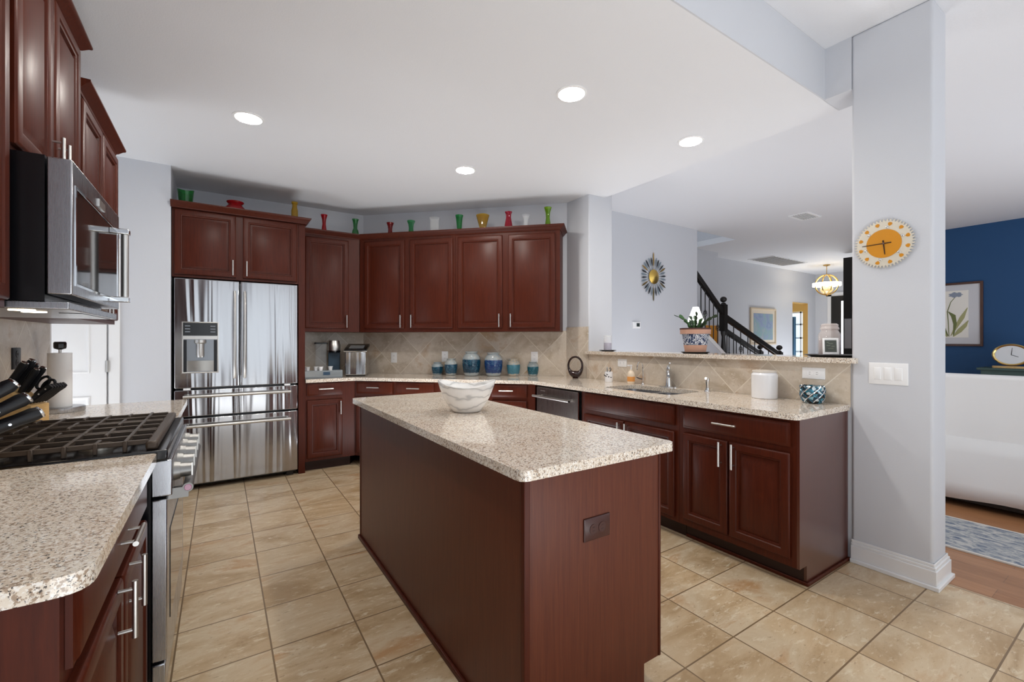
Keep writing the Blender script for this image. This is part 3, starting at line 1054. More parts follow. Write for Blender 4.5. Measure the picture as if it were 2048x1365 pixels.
for lb, x, y, d_, top, pf, col in (
        ('short dark red glass vase', 1.546, 4.824, .080, 2.594, flare, '#b0161a'),
        ('short plain green vase between the dark red one and the clear ribbed one', 1.721, 4.649, .083, 2.603, flare, '#55c27c'),
        ('clear ribbed glass vase with a ruffled rim, between two green vases', 1.913, 4.457, .110, 2.620, [(.6, 0), (.8, .1), (.85, .5), (.8, .8), (1, 1)], '#f2f4f2'),
        ('deep green vase with a wide foot beside the amber fan vase', 2.111, 4.259, .085, 2.631, [(.92, 0), (.90, .06), (.62, .2), (.70, .5), (.82, .8), (1, 1)], '#2cae58'),
        ('pink red fluted vase beside the amber fan vase', 2.491, 3.879, .088, 2.636, [(1, 0), (.98, .1), (.78, .4), (.55, .7), (.62, .88), (.85, 1)], '#e02a4e'),
        ('small clear cut-glass vase between the pink and the lime vases', 2.621, 3.749, .088, 2.594, flare, '#f4f6f6'),
        ('lime green vase standing last at the cabinet end', 2.782, 3.588, .078, 2.657, hour, '#9fd028')):
    vase(lb, x + .02, y + .02, d_, top, pf, col, cut=(lambda r, z, a: (r * (1 + .06 * math.cos(14 * a)), z)) if 'ribbed' in lb or 'fluted' in lb else None)
# fan vase: wide and flat
H = 2.621 - CT
fg = G()
rings = []
for z, rx, ry in ((0, .032, .022), (.04, .026, .018), (.12, .030, .018), (.97, .070, .027), (1, .068, .026), (.9, .060, .020), (.15, .022, .012)):
    rings.append([(rx * math.cos(2 * PI * i / 28), ry * math.sin(2 * PI * i / 28), z * H + (.010 * math.sin(2 * PI * i / 28 * 1) ** 2 if z > .9 else 0)) for i in range(28)])
fv = obj('glass_vase', fg.loft(rings), glass('glass_amber', '#e3b93c'))
fv.location = (2.314, 4.096, CT)
fv.rotation_euler = (0, 0, R(-29))
tag(fv, 'amber fan-shaped glass vase on the corner cabinets', 'vase', 'vases on the wall cabinets')
vase('pale glass jar above the cabinet past the microwave', -.60, 2.80, .07, 2.60, flare, '#cfc9a0')

# ---------------------------------------------------------------- blue jars on the counter
def jar_mat(name, blue, grey, z0, z1, H):
    m = pm(name, blue, .15, coat=.4)
    n = N(m)
    c = n.new('ShaderNodeTexCoord')
    sp = n.new('ShaderNodeSeparateXYZ')
    n.link(c.outputs['Object'], sp.inputs[0])
    wob = n.noise(n.coord(), 30, 3)
    ad = n.new('ShaderNodeMath', operation='MULTIPLY_ADD')
    n.link(wob, ad.inputs[0])
    ad.inputs[1].default_value = .022
    n.link(sp.outputs[2], ad.inputs[2])
    dv = n.new('ShaderNodeMath', operation='DIVIDE')
    n.link(ad.outputs[0], dv.inputs[0])
    dv.inputs[1].default_value = H
    band = n.ramp(dv.outputs[0], [(0, 0.), (z0, 0.), (z0 + .04, 1.), (z1, 1.), (z1 + .05, 0.)])
    bl = n.mix(n.ramp(n.noise(n.coord(), 40, 4, .7, 1.2), [(.50, 0.), (.68, .55)]), blue, '#4f8ba0')
    gr = n.mix(n.ramp(n.noise(n.coord(), 60, 3), [(.4, 0.), (.7, 1.)]), grey, '#8fa3ad')
    n.link(n.mix(band, gr, bl), n.b.inputs['Base Color'])
    return m


JP = [(.60, 0), (.72, .02), (.86, .14), (.97, .40), (1, .60), (.95, .74), (.78, .86), (.62, .91), (.62, .94), (.70, .96), (.70, 1), (.60, 1), (.56, .94)]
for lb, x, y, d_, h_, blue, grey in (
        ('small dark teal stoneware jar, first of the row by the ice maker', 2.022, 4.602, .130, .140, '#0e3f55', '#9aa3a4'),
        ('slim grey and slate blue jar, second in the row', 2.117, 4.453, .142, .182, '#2a4c63', '#b3b4ae'),
        ('big grey-shouldered jar with deep teal band', 2.272, 4.268, .200, .262, '#0b344c', '#a5a7a4'),
        ('big grey-shouldered jar with bright cobalt band', 2.459, 4.118, .200, .252, '#16346b', '#a7a8a6'),
        ('cream-necked jar with pale blue band', 2.652, 4.019, .147, .182, '#3f7688', '#c6b7a0'),
        ('small turquoise jar at the row end below an outlet', 2.828, 3.903, .125, .152, '#0d5566', '#a9b0ae')):
    o = obj('stoneware_jar', G().lathe([(r * d_ / 2, z * h_) for r, z in JP], (0, 0, 0), 36), jar_mat('jar_' + blue.strip('#'), blue, grey, .16, .70, h_))
    o.location = (x, y, ZT + .0005)
    tag(o, lb, 'jar', 'blue jars on the corner counter')

# ---------------------------------------------------------------- marbled bowl on the island
def marble():
    m = pm('marbled_glass', '#eef0f0', .12, coat=.5)
    n = N(m)
    wv = n.new('ShaderNodeTexWave')
    wv.bands_direction = 'Z'
    wv.inputs['Scale'].default_value = 3.0
    wv.inputs['Distortion'].default_value = 11
    wv.inputs['Detail'].default_value = 3
    wv.inputs['Detail Scale'].default_value = 1.0
    n.link(n.coord(scale=(1.6, 1.6, 2.4)), wv.inputs['Vector'])
    n.link(n.ramp(wv.outputs['Fac'], [(0, '#c5c6c6'), (.06, '#dcdbd9'), (.25, '#eeedeb'), (.8, '#f4f3f1')]), n.b.inputs['Base Color'])
    return m


def wavy(r, z, a):
    k = max(0, z / .155)
    return r * (1 + .05 * k * math.cos(2 * (a - .58))), z + .016 * k ** 2 * math.cos(2 * (a - .58))


bp = [(.002, 0), (.070, 0), (.078, .004), (.100, .035), (.122, .075), (.138, .115), (.148, .150), (.145, .153), (.133, .115), (.116, .075), (.092, .038), (.065, .012), (.002, .010)]
bo = obj('marbled_bowl', G().lathe(bp, (0, 0, 0), 64, fn=wavy), marble(), smooth=60)
bo.location = (1.105, 2.13, ZT + .0005)
bo.rotation_euler = (0, 0, R(-65))
tag(bo, 'white marbled bowl with a wavy rim on the island', 'bowl')

# ---------------------------------------------------------------- coffee corner
cm = thing('coffee_maker', 'dark pod coffee maker with a steel head and clear water tank', 'coffee maker', (.99, 5.17, ZT), R(-12))
obj('base', G().box(-.075, .125, -.14, .12, .001, .03), 'blackplastic', cm, bev=(.006, 2))
obj('column', G().box(-.005, .115, -.02, .12, .03, .30), pm('slate_plastic', '#2f4454', .4), cm, bev=(.008, 2))
obj('front_plate', G().box(.0, .11, -.028, -.0205, .03, .262), pm('slate_plate', '#3b5265', .45), cm)
obj('brew_head', G().lathe([(.064, .265), (.066, .27), (.066, .335), (.060, .345), (.055, .375), (.05, .382)], (.055, -.06, 0), 32), 'nickel', cm)
obj('head_collar', G().lathe([(.060, .252), (.0662, .262), (.0662, .272)], (.055, -.06, 0), 32), 'black', cm)
tk = obj('water_tank', G().slab(rrect(-.135, -.018, -.08, .09, .025), [], .03, .345), clear('tank_glass', '#dfe6ea', .14), cm)
obj('tank_lid', G().slab(rrect(-.142, -.010, -.087, .097, .025), [], .3455, .360), 'blackplastic', cm)
tr = thing('pod_tray', 'grey clear-fronted tray of coffee pods below the coffee maker', 'tray', (.875, 4.88, ZT), R(-4))
obj('tray_base', G().box(-.185, .185, -.06, .06, .001, .012), pm('tray_grey_plastic', '#7d858c', .35), tr)
obj('tray_front', G().box(-.185, .185, -.062, -.058, .012, .075).box(-.185, -.181, -.058, .06, .012, .075).box(.181, .185, -.058, .06, .012, .075), clear('tray_clear', '#c9d4da', .4), tr)
obj('tray_shelf', G().box(-.180, .180, -.057, .058, .068, .074), pm('shelf_grey', '#8c949a', .35), tr)
obj('tray_label', G().box(.0, .065, -.064, -.0622, .03, .062), pm('tray_label_blue', '#37536e', .4), tr)
for i, (x, y, z, lb) in enumerate(((-.14, 0, .0745, 'white coffee pod at the refrigerator end of the tray'), (-.06, .01, .0745, 'white coffee pod next to the tank on the tray'), (-.02, -.03, .0745, 'white coffee pod at the front middle of the tray'), (.075, 0, .0745, 'white coffee pod under the steel brew head'))):
    p = obj('coffee_pod', G().lathe([(.017, 0), (.022, .036), (.025, .037), (.025, .040)], (0, 0, 0), 20), 'plastic_white')
    ca, sa = math.cos(R(-4)), math.sin(R(-4))
    p.location = (.875 + x * ca - y * sa, 4.88 + x * sa + y * ca, ZT + z)
    tag(p, lb, 'coffee pod', 'coffee pods on the tray')
cp = obj('sugar_bowl', G().lathe([(.02, 0), (.028, .012), (.036, .05), (.036, .056), (.012, .062), (.006, .07), (.006, .10), (.003, .11)], (0, 0, 0), 24), 'gloss_white')
cp.location = (.735, 5.05, ZT + .001)
tag(cp, 'white lidded sugar bowl beside the tall cabinet panel', 'bowl')
im = thing('ice_maker', 'shiny stainless countertop ice maker with black lid in the corner', 'ice maker', (1.25, 5.00, ZT), R(-22))
def side(prof, x0, x1):
    return G().loft([[(x, y, z) for y, z in prof] for x in (x0, x1)])
obj('body', side([(-.12, .012), (-.12, .262), (.15, .318), (.15, .012)], -.105, .105), steel('polished_steel', '#dadcde', .12, .5), im, bev=(.008, 2))
obj('side_panel', G().box(-.109, -.1055, -.10, .14, .012, .262), 'black', im)
obj('lid_rim', side([(-.138, .260), (-.138, .270), (.157, .332), (.157, .322)], -.118, .118), 'chrome', im)
ll = obj('lid', side([(-.132, .2725), (-.132, .284), (.152, .343), (.152, .332)], -.114, .114), 'black', im)
obj('lid_window', side([(-.07, .2975), (-.07, .3), (.06, .327), (.06, .3245)], -.075, .075), pm('lid_grey', '#8b8e90', .15, .3), ll)
obj('foot', G().box(-.1, .1, -.11, .14, .0005, .012), 'black', im)

# ---------------------------------------------------------------- peninsula counter things
rs = thing('ring_ornament', 'dark brown glazed ring-shaped ornament with a pool of glaze at the bottom', 'ornament', (2.99, 3.40, ZT), R(-50))
g = G()
pts, rad = [], []
for i in range(36):
    a = 2 * PI * i / 36
    pts.append((.070 * math.cos(a), 0, .128 + .088 * math.sin(a)))
    rad.append(.0105 + .027 * max(0, -math.sin(a)) ** 2.5)
g.tube(pts, rad, 12, closed=True)
obj('ring', g, pm('brown_glaze', '#260e0a', .1, coat=.3), rs, smooth=70)
obj('foot', G().lathe([(.028, 0.0005), (.032, .006), (.02, .012)], (0, 0, 0), 20), pm('brown_glaze_foot', '#2c120e', .2), rs)

cu_ = thing('utensil_cup', 'white cup with small dark animal prints holding two clips, by the soap bottle', 'cup', (2.975, 2.925, ZT))
obj('body', G().lathe([(.033, .0005), (.036, .006), (.036, .095), (.033, .095), (.033, .01)], (0, 0, 0), 28), 'gloss_white', cu_)
g = G()
for ang, z in ((3.2, .055), (3.9, .05), (3.55, .07), (4.5, .045), (2.6, .06)):
    c = Vector((.0362 * math.cos(ang), .0362 * math.sin(ang), z))
    g.sphere(c, .008, 10, (.7, 1, .6)).sphere(c + Vector((0, .008, .006)), .004, 8)
obj('print', g, pm('print_dark', '#2b2a2c', .4), cu_)
for x, nm in ((-.012, 'grey handle clip leaning to the soap side in the white cup'), (.013, 'grey handle clip leaning to the ring side in the white cup')):
    g = G().tube([(0, 0, 0), (0, x * .4, .06), (0, x, .085), (.006, x * 1.6, .105), (0, x * 1.2, .122), (-.004, x * .8, .108)], .004, 8)
    k = obj('clip', g, pm('clip_metal', '#5a5f66', .3, .8))
    k.location = (2.975, 2.925 + x * .3, ZT + .012)
    tag(k, nm, 'clip', 'clips in the white cup')

sp = thing('soap_bottle', 'clear pump bottle of orange soap beside the sink', 'soap bottle', (3.02, 2.70, ZT))
obj('bottle', G().lathe([(.030, .0005), (.033, .006), (.033, .085), (.026, .105), (.013, .115), (.013, .125)], (0, 0, 0), 28), pm('soap_plastic', '#e6d4bd', .2, coat=.4), sp)
obj('label', G().lathe([(.0335, .022), (.0337, .024), (.0337, .062), (.0335, .064)], (0, 0, 0), 28), pm('soap_label', '#e09a52', .4), sp)
obj('pump', G().cyl((0, 0, .125), (0, 0, .158), .006).box(-.040, .008, -.007, .007, .156, .168), 'plastic_white', sp)

ff = thing('filter_faucet', 'thin chrome gooseneck filter faucet at the sink', 'faucet', (3.055, 2.60, ZT))
g = G().lathe([(.016, .0005), (.016, .006), (.009, .014)], (0, 0, 0), 20)
pts = [(0, 0, .01), (0, 0, .13)] + [(-.035 + .035 * math.cos(a), 0, .15 + .045 * math.sin(a)) for a in [PI * i / 10 for i in range(11)]] + [(-.07, 0, .125)]
obj('spout', g.tube(pts, .0052, 10), 'chrome', ff)
obj('lever', G().tube([(0, 0, .045), (-.015, .025, .05), (-.022, .048, .06)], .0045, 8), 'blackplastic', ff)

fc = thing('kitchen_faucet', 'stout chrome single-lever kitchen faucet behind the sink', 'faucet', (3.055, 2.335, ZT), R(37))
obj('base_plate', G().slab(rrect(-.028, .028, -.085, .085, .027), [], .0005, .008).at(rz=R(-37)), 'chrome', fc)
obj('column', G().lathe([(.026, .008), (.023, .03), (.020, .10), (.022, .125), (.018, .15)], (0, 0, 0), 24), 'chrome', fc)
obj('spout', G().tube([(0, 0, .08), (-.05, 0, .125), (-.11, 0, .140), (-.165, 0, .128), (-.185, 0, .105)], [.018, .016, .015, .014, .013], 12), 'chrome', fc)
obj('lever', G().tube([(0, 0, .148), (.0, 0, .165), (-.012, -.004, .185), (-.05, -.01, .198)], [.017, .014, .008, .006], 10), 'chrome', fc)

sy = thing('side_sprayer', 'chrome side sprayer standing beside the kitchen faucet', 'sprayer', (3.02, 1.965, ZT))
obj('holder', G().lathe([(.024, .0005), (.024, .004), (.016, .012), (.014, .03)], (0, 0, 0), 20), 'chrome', sy)
obj('spray_head', G().lathe([(.010, .030), (.012, .06), (.016, .085), (.014, .10)], (0, 0, 0), 20).cyl((0, 0, .088), (-.022, 0, .10), .012, .010), 'chrome', sy)

cn = thing('canister', 'plain white glazed canister with a lid on the peninsula counter', 'canister', (3.005, 1.545, ZT))
obj('body', G().lathe([(.074, .0005), (.077, .004), (.078, .155), (.070, .166), (.068, .170)], (0, 0, 0), 40), 'gloss_white', cn)
obj('lid', G().lathe([(.070, .1705), (.072, .174), (.070, .182), (.03, .184)], (0, 0, 0), 40), pm('lid_cream', '#d8d0c6', .3), cn)

wv = thing('woven_glass_holder', 'teal and silver mosaic candle holder next to the canister', 'candle holder', (3.01, 1.262, ZT))
wm = pm('mosaic_glass', '#2f7f96', .12, .4, coat=.5)
n = N(wm)
vo = n.new('ShaderNodeTexVoronoi')
vo.feature = 'F1'
vo.inputs['Scale'].default_value = 55
n.link(n.coord(), vo.inputs['Vector'])
n.link(n.ramp(vo.outputs['Color'], [(.15, '#1c3d4f'), (.35, '#3f93ac'), (.5, '#cfdde2'), (.68, '#171c20'), (.85, '#8cc0cf')], True), n.b.inputs['Base Color'])
obj('body', G().lathe([(.045, .0005), (.055, .01), (.063, .06), (.060, .10), (.054, .105), (.055, .09), (.05, .02)], (0, 0, 0), 36), wm, wv)
for s in (1, -1):
    g = G()
    for k in range(7):
        pts = []
        for i in range(9):
            a = 2 * PI * k / 7 + s * i * .2
            z = .008 + i * .012
            r = [.055, .0585, .061, .063, .064, .0645, .064, .0635, .062][i]
            pts.append((r * math.cos(a), r * math.sin(a), z))
        g.tube(pts, .004, 6)
    obj('lattice', g, 'chrome' if s > 0 else pm('blue_strand', '#23586e', .15, coat=.5), wv)

sk = thing('kitchen_sink', 'undermounted stainless double-bowl sink in the peninsula counter', 'sink', (2.79, 2.31, .88))
for (y0, y1) in ((1.99, 2.285), (2.315, 2.625)):
    poly = rrect(2.585, 2.985, y0, y1, .07)
    c = (2.785, (y0 + y1) / 2)
    sh = lambda k, z: [(c[0] + (x - c[0]) * k, c[1] + (y - c[1]) * k, z) for x, y in poly]
    g = G().loft([sh(1.0, .880), sh(.97, .76), sh(.90, .705), sh(.15, .70)], False, True)
    b_ = obj('bowl', g, 'steel_flat', sk, world=True, keep=True)
    obj('drain', G().lathe([(.035, .7005), (.035, .704), (.02, .703)], (c[0], c[1], 0), 20), 'chrome', b_, world=True)
obj('rim', G().slab(rrect(2.56, 3.02, 1.955, 2.655, .05), [rrect(2.585, 2.985, 1.99, 2.285, .07), rrect(2.585, 2.985, 2.315, 2.625, .07)], .876, .8812), 'steel_flat', sk, world=True)

# ---------------------------------------------------------------- things on the ledge
LZ = 1.1905
sa_ = obj('plant_saucer', G().lathe([(.002, 0), (.09, 0), (.112, .012), (.108, .013), (.088, .005), (.002, .005)], (0, 0, 0), 36), pm('saucer_dark', '#1f1b1a', .4))
sa_.location = (3.20, 2.19, LZ)
tag(sa_, 'dark round saucer under the cactus pot', 'saucer')


def band():
    m = pm('painted_band', '#e8ecf2', .3)
    n = N(m)
    v = n.coord()
    vo = n.noise(v, 34, 3, .6, 2.5)
    n.link(n.ramp(vo, [(.47, '#22365c'), (.50, '#e9edf2'), (.56, '#eef1f4'), (.59, '#3a5382')], True), n.b.inputs['Base Color'])
    return m


pt = thing('flower_pot', 'terracotta pot with a blue and white painted band on the ledge', 'pot', (3.20, 2.19, LZ + .0055))
terr = pm('terracotta', '#c79a84', .6)
obj('body', G().lathe([(.078, 0), (.090, .07), (.100, .150), (.114, .150), (.117, .192), (.106, .194), (.102, .17)], (0, 0, 0), 44), terr, pt)
obj('painted_band', G().lathe([(.0895, .062), (.0905, .064), (.1012, .148), (.1195, .150)], (0, 0, 0), 44, cap=False), band(), pt)
obj('rim_edge', G().lathe([(.1172, .186), (.1185, .190), (.1175, .198), (.108, .198), (.106, .188)], (0, 0, 0), 44, cap=False), pm('rim_dark', '#4a2a24', .5), pt)
obj('soil', G().lathe([(.102, .172), (.05, .178)], (0, 0, 0), 30), pm('soil', '#3b2a20', .9), pt)
pl = thing('potted_cactus', 'dark green flat-stemmed holiday cactus growing in the terracotta pot', 'plant', (3.20, 2.19, LZ + .185))
lf = pm('cactus_green', '#35582f', .45)
lf2 = pm('cactus_green_dark', '#22371f', .45)
random.seed(11)
for sidx in range(17):
    a = sidx * 2.4 + random.uniform(-.3, .3)
    lean = random.uniform(.25, 1.15)
    p = Vector((.03 * math.cos(a), .03 * math.sin(a), .0))
    g = G()
    up = random.uniform(.042, .060)
    d = Vector((math.cos(a) * lean * .6, math.sin(a) * lean * .6, 1.0)).normalized()
    side = Vector((-math.sin(a), math.cos(a), 0))
    if random.random() < .5:
        side = (side * .5 + Vector((math.cos(a), math.sin(a), 0)) * .8).normalized()
    for k in range(random.choice((2, 3, 3, 4))):
        q = p + d * up
        m_ = (p + q) / 2
        nrm = d.cross(side).normalized() * .002
        wd = .0125
        outline = [(p, .25), (p + (q - p) * .25, .75), (p + (q - p) * .62, 1.1), (p + (q - p) * .88, .95), (q, .35)]
        rr = [[c - side * wd * k_ - nrm, c + side * wd * k_ - nrm, c + side * wd * k_ + nrm, c - side * wd * k_ + nrm] for c, k_ in outline]
        g.loft(rr)
        p = q - d * .002
        d = (d + Vector((math.cos(a), math.sin(a), -.25)) * lean * .35).normalized()
        side = (side - d * side.dot(d)).normalized()
    obj('stem', g, lf if sidx % 3 else lf2, pl)

tl = thing('table_lamp', 'small lit white shade lamp glowing behind the cactus pot', 'lamp', (3.345, 2.285, LZ))
obj('base', G().lathe([(.03, 0), (.03, .008), (.008, .015), (.008, .30)], (0, 0, 0), 20), 'plastic_white', tl)
obj('shade', G().lathe([(.068, .255), (.022, .385)], (0, 0, 0), 28, cap=False), pm('shade_glow', '#ffffff', .8, emit='#fffdf8', es=7.0), tl)

# purple candle jar with its plate
pm_purple = pm('purple_wax', '#8d7f9e', .5)
cpl = obj('candle_plate', G().lathe([(.002, .004), (.05, .004), (.082, .012), (.085, .010), (.055, 0), (.002, 0)], (0, 0, 0), 36), pm('plate_dark', '#2a2624', .35))
cpl.location = (3.16, 3.12, LZ)
tag(cpl, 'dark scalloped plate under the small lavender candle jar', 'plate')
cj = thing('candle_jar', 'small glass jar of lavender candle at the column end of the ledge', 'candle', (3.16, 3.12, LZ + .006))
obj('wax', G().lathe([(.036, 0), (.037, .004), (.037, .075), (.03, .076)], (0, 0, 0), 28), pm_purple, cj)
obj('glass', G().lathe([(.040, 0), (.040, .120), (.037, .135), (.0345, .135), (.0378, .118), (.0378, .002)], (0, 0, 0), 28), clear('jar_clear', '#f4f6f8'), cj)
obj('lid', G().lathe([(.040, .136), (.040, .146), (.015, .150)], (0, 0, 0), 28), clear('lid_clear', '#eef0f2', .5), cj)

wt = obj('dark_tray', G().lathe([(.002, 0), (.11, 0), (.15, .012), (.146, .014), (.108, .005), (.002, .005)], (0, 0, 0), 36), pm('tray_dark', '#2b2927', .35))
wt.location = (3.262, 1.258, LZ)
tag(wt, 'dark round tray under the big lidded candle jar', 'tray')
bj = thing('candle_jar', 'big lidded glass jar of lavender candle beside the pillar', 'candle', (3.275, 1.275, LZ + .006))
obj('wax', G().lathe([(.054, 0), (.056, .005), (.056, .10), (.05, .101)], (0, 0, 0), 32), pm('pink_wax', '#a79aa6', .5), bj)
obj('glass', G().lathe([(.060, 0), (.062, .004), (.062, .135), (.050, .155), (.046, .165), (.0435, .165), (.0475, .153), (.0575, .133), (.0575, .003)], (0, 0, 0), 32), clear('jar_rosy', '#ece2dc', .32), bj)
obj('lid', G().lathe([(.050, .166), (.054, .170), (.050, .182), (.046, .186), (.050, .196), (.040, .205), (.02, .206)], (0, 0, 0), 32), clear('lid_rosy', '#e9ddd6', .5), bj)
ts = thing('weather_display', 'white framed digital weather display leaning on the ledge by the pillar', 'display', (3.165, 1.225, LZ + .0135), R(-62))
g = G().panel(-.041, .041, 0, .105, [(0, 0), (0, -.010), (.004, -.012), (.010, -.012), (.012, -.009)], 0).at(0, 0, 0, rx=R(-14))
obj('case', g, 'plastic_white', ts)
obj('screen', G().box(-.029, .029, -.0125, -.0095, .016, .090).at(rx=R(-14)), pm('lcd', '#3a4036', .2, coat=.5), ts)
g = G()
for x, z, w_, h_ in ((-.015, .075, .006, .003), (.0, .068, .012, .003), (-.012, .055, .01, .003), (.012, .05, .008, .003), (.0, .035, .014, .003)):
    g.box(x - w_, x + w_, -.0132, -.0124, z, z + h_)
obj('screen_marks', g.at(rx=R(-14)), pm('lcd_mark', '#7d8674', .4), ts)

# ---------------------------------------------------------------- left counter things
def lean(g, x, y, z, rz, ry):
    return g.move(Matrix.Translation((x, y, z)) @ Matrix.Rotation(rz, 4, 'Z') @ Matrix.Rotation(ry, 4, 'Y'))


def knife(label, x, y, z, rz, tilt, L, r, group, cap=True, rivets=0, name='kitchen_knife'):
    ry = r * .62
    t = thing(name, label, 'knife', (x, y, z), rz, group)
    mt = Matrix.Rotation(tilt, 4, 'Y')
    g = G()
    prof = [(0, .75), (.08, .9), (.35, 1.0), (.65, .95), (.9, 1.1), (1.0, .9)]
    rings = [[(r * k * math.cos(2 * PI * i / 14), ry * k * math.sin(2 * PI * i / 14), q * L) for i in range(14)] for q, k in prof]
    obj('handle', g.loft(rings).move(mt), 'blackplastic', t)
    if cap:
        rings = [[(r * k * math.cos(2 * PI * i / 14), ry * k * math.sin(2 * PI * i / 14), q * L) for i in range(14)] for q, k in ((1.0, .92), (1.03, .95), (1.05, .7))]
        obj('end_cap', G().loft(rings).move(mt), 'chrome', t)
    for q in range(rivets):
        obj('rivet', G().cyl((0, -ry * 1.06, L * (.2 + q * .3)), (0, ry * 1.06, L * (.2 + q * .3)), .0035, seg=10).move(mt), 'chrome', t)
    return t


# block: slanted front face; knives lean forward out of it (towards +x)
KX, KY, KR = -.705, 2.79, R(-18)
kb = thing('knife_block', 'maple knife block full of black handles beside the paper towels', 'knife block', (KX, KY, ZT), KR)
bp_ = [(-.070, .0005), (.045, .0005), (.045, .098), (.022, .104), (-.040, .172), (-.070, .150)]
rings = [[(x, s, z) for x, z in bp_] for s in (-.052, .052)]
obj('block', G().loft(rings), 'maple', kb, bev=(.003, 2))
cz, sz = math.cos(KR), math.sin(KR)
kp = lambda x, y: (KX + x * cz - y * sz, KY + x * sz + y * cz)
for i, (lx, ly, lz, L, r, lb) in enumerate(((-.052, -.034, .168, .125, .0155, 'thick black knife at the range corner of the maple block'), (-.052, .0, .168, .135, .0155, 'thick black knife in the middle back of the maple block'),
                                            (-.052, .034, .168, .115, .0155, 'thick black knife at the paper towel corner of the maple block'), (-.014, -.020, .148, .115, .013, 'black knife in the second row of the maple block, range side'),
                                            (-.014, .014, .148, .120, .013, 'black knife in the second row of the maple block, towel side'))):
    x, y = kp(lx, ly)
    knife(lb, x, y, ZT + lz + .004, KR, R(30), L, r, 'knives in the maple block')
for i in range(6):
    x, y = kp(.030, -.043 + i * .0172)
    knife('black riveted steak knife in the front row of the maple block', x, y, ZT + .1115, KR, R(48), .105, .0125, 'steak knives in the maple block', False, 3, 'steak_knife')
x, y = kp(.0, .044)
sr = thing('kitchen_shears', 'black-handled kitchen shears slotted at the towel side of the maple block', 'scissors', (x, y, ZT + .134), KR)
g = G()
for s in (-1, 1):
    pts = [(.012 * s + .018 * math.cos(2 * PI * i / 16) * 1, 0, .060 + .032 * math.sin(2 * PI * i / 16)) for i in range(16)]
    g.tube(pts, .006, 8, closed=True)
g.box(-.008, .008, -.004, .004, 0, .032)
obj('handle', g.move(Matrix.Rotation(R(38), 4, 'Y')), 'blackplastic', sr)

# second knife block at the very edge of the photograph: only handles reach in
kb2 = thing('knife_block', 'knife block beside the range, mostly out of the picture, black handles reaching in', 'knife block', (-.60, 1.74, ZT), R(20))
bp_ = [(-.09, .0005), (.055, .0005), (.075, .10), (.02, .19), (-.09, .12)]
rings = [[(x, s, z) for x, z in bp_] for s in (-.055, .055)]
obj('block', G().loft(rings), 'maple', kb2, bev=(.003, 2))
cz, sz = math.cos(R(20)), math.sin(R(20))
kq = lambda x, y: (-.60 + x * cz - y * sz, 1.74 + x * sz + y * cz)
k = 0
WH = ('topmost, range side', 'topmost, wall side', 'middle, range side', 'middle, wall side', 'lowest, range side', 'lowest, wall side')
for lx, lz, tilt in ((.030, .178, 52), (.045, .150, 60), (.062, .122, 68)):
    for ly in (.024, -.024):
        x, y = kq(lx, ly)
        knife('black knife handle reaching in over the range edge, ' + WH[k], x, y, ZT + lz + .004, R(20), R(tilt), .125, .015, 'knives in the cropped block', True, 2)
        k += 1

ph = thing('paper_towel_holder', 'round steel paper towel holder with a black finial', 'paper towel holder', (-.715, 3.30, ZT))
obj('base', G().lathe([(.098, .0005), (.100, .004), (.100, .024), (.096, .027)], (0, 0, 0), 44), 'steel_flat', ph)
obj('pole', G().cyl((0, 0, .027), (0, 0, .338), .006), 'nickel', ph)
obj('finial', G().lathe([(.010, .330), (.024, .336), (.026, .345), (.026, .366), (.022, .372)], (0, 0, 0), 8), 'black', ph)
pr = obj('paper_towel_roll', G().slab([(.048 * math.cos(2 * PI * i / 40), .048 * math.sin(2 * PI * i / 40)) for i in range(40)], [[(.018 * math.cos(2 * PI * i / 24), .018 * math.sin(2 * PI * i / 24)) for i in range(24)]], 0, .285), 'paper')
pr.location = (-.715, 3.30, ZT + .0275)
tag(pr, 'white paper towel roll on the steel holder', 'paper towel')

# ---------------------------------------------------------------- pillar clock
ck = thing('wall_clock', 'round gear-toothed wall clock with an orange face on the pillar', 'clock', (3.1, .937, 1.832), R(-90))
NT = 52
poly = []
for i in range(NT):
    a = 2 * PI * i / NT
    st = 2 * PI / NT
    for fr_, r in ((-.34, .123), (-.08, .1350), (.10, .1350), (.30, .123)):
        poly.append((r * math.cos(a + fr_ * st), r * math.sin(a + fr_ * st)))
def disc(poly, y0, y1):
    return G().loft([[(x, y0, z) for x, z in poly], [(x, y1, z) for x, z in poly]])
circ = lambda r, n=40, cx=0, cz=0: [(cx + r * math.cos(2 * PI * i / n), cz + r * math.sin(2 * PI * i / n)) for i in range(n)]
obj('gear_ring', disc(poly, -.010, -.016), pm('cream_metal', '#ddd6c6', .4, .35), ck, smooth=20)
obj('mounting', disc(circ(.05), -.0005, -.010), 'black', ck)
ora = pm('orange_wood', '#cf8a1c', .35)
obj('face', disc(circ(.079), -.0161, -.018), ora, ck)
for i in range(12):
    a = 2 * PI * (i + .5) / 12
    c = Vector((math.cos(a), math.sin(a)))
    t_ = Vector((-c.y, c.x))
    hp = [c * .096 + t_ * .0, c * .104 + t_ * .009, c * .113 + t_ * .010, c * .117 + t_ * .004, c * .117 - t_ * .004, c * .113 - t_ * .010, c * .104 - t_ * .009]
    obj('cutout', disc([(p.x, p.y) for p in hp], -.0161, -.0168), ora, ck)
for i in range(6):
    a = 2 * PI * i / 6 + .35
    obj('bolt', G().sphere((.088 * math.cos(a), -.0175, .088 * math.sin(a)), .0068, 10, (1, .6, 1)), 'chrome', ck)
def hand(ang, L, tail, w0):
    c, s = math.cos(ang), math.sin(ang)
    P = [(-tail, -w0), (L, -w0 * .6), (L, w0 * .6), (-tail, w0)]
    return disc([(x * c - z * s, x * s + z * c) for x, z in P], -.020, -.0212)
hm = pm('hand_dark', '#2a160e', .4)
obj('hour_hand', hand(R(-84), .062, .018, .0032), hm, ck)
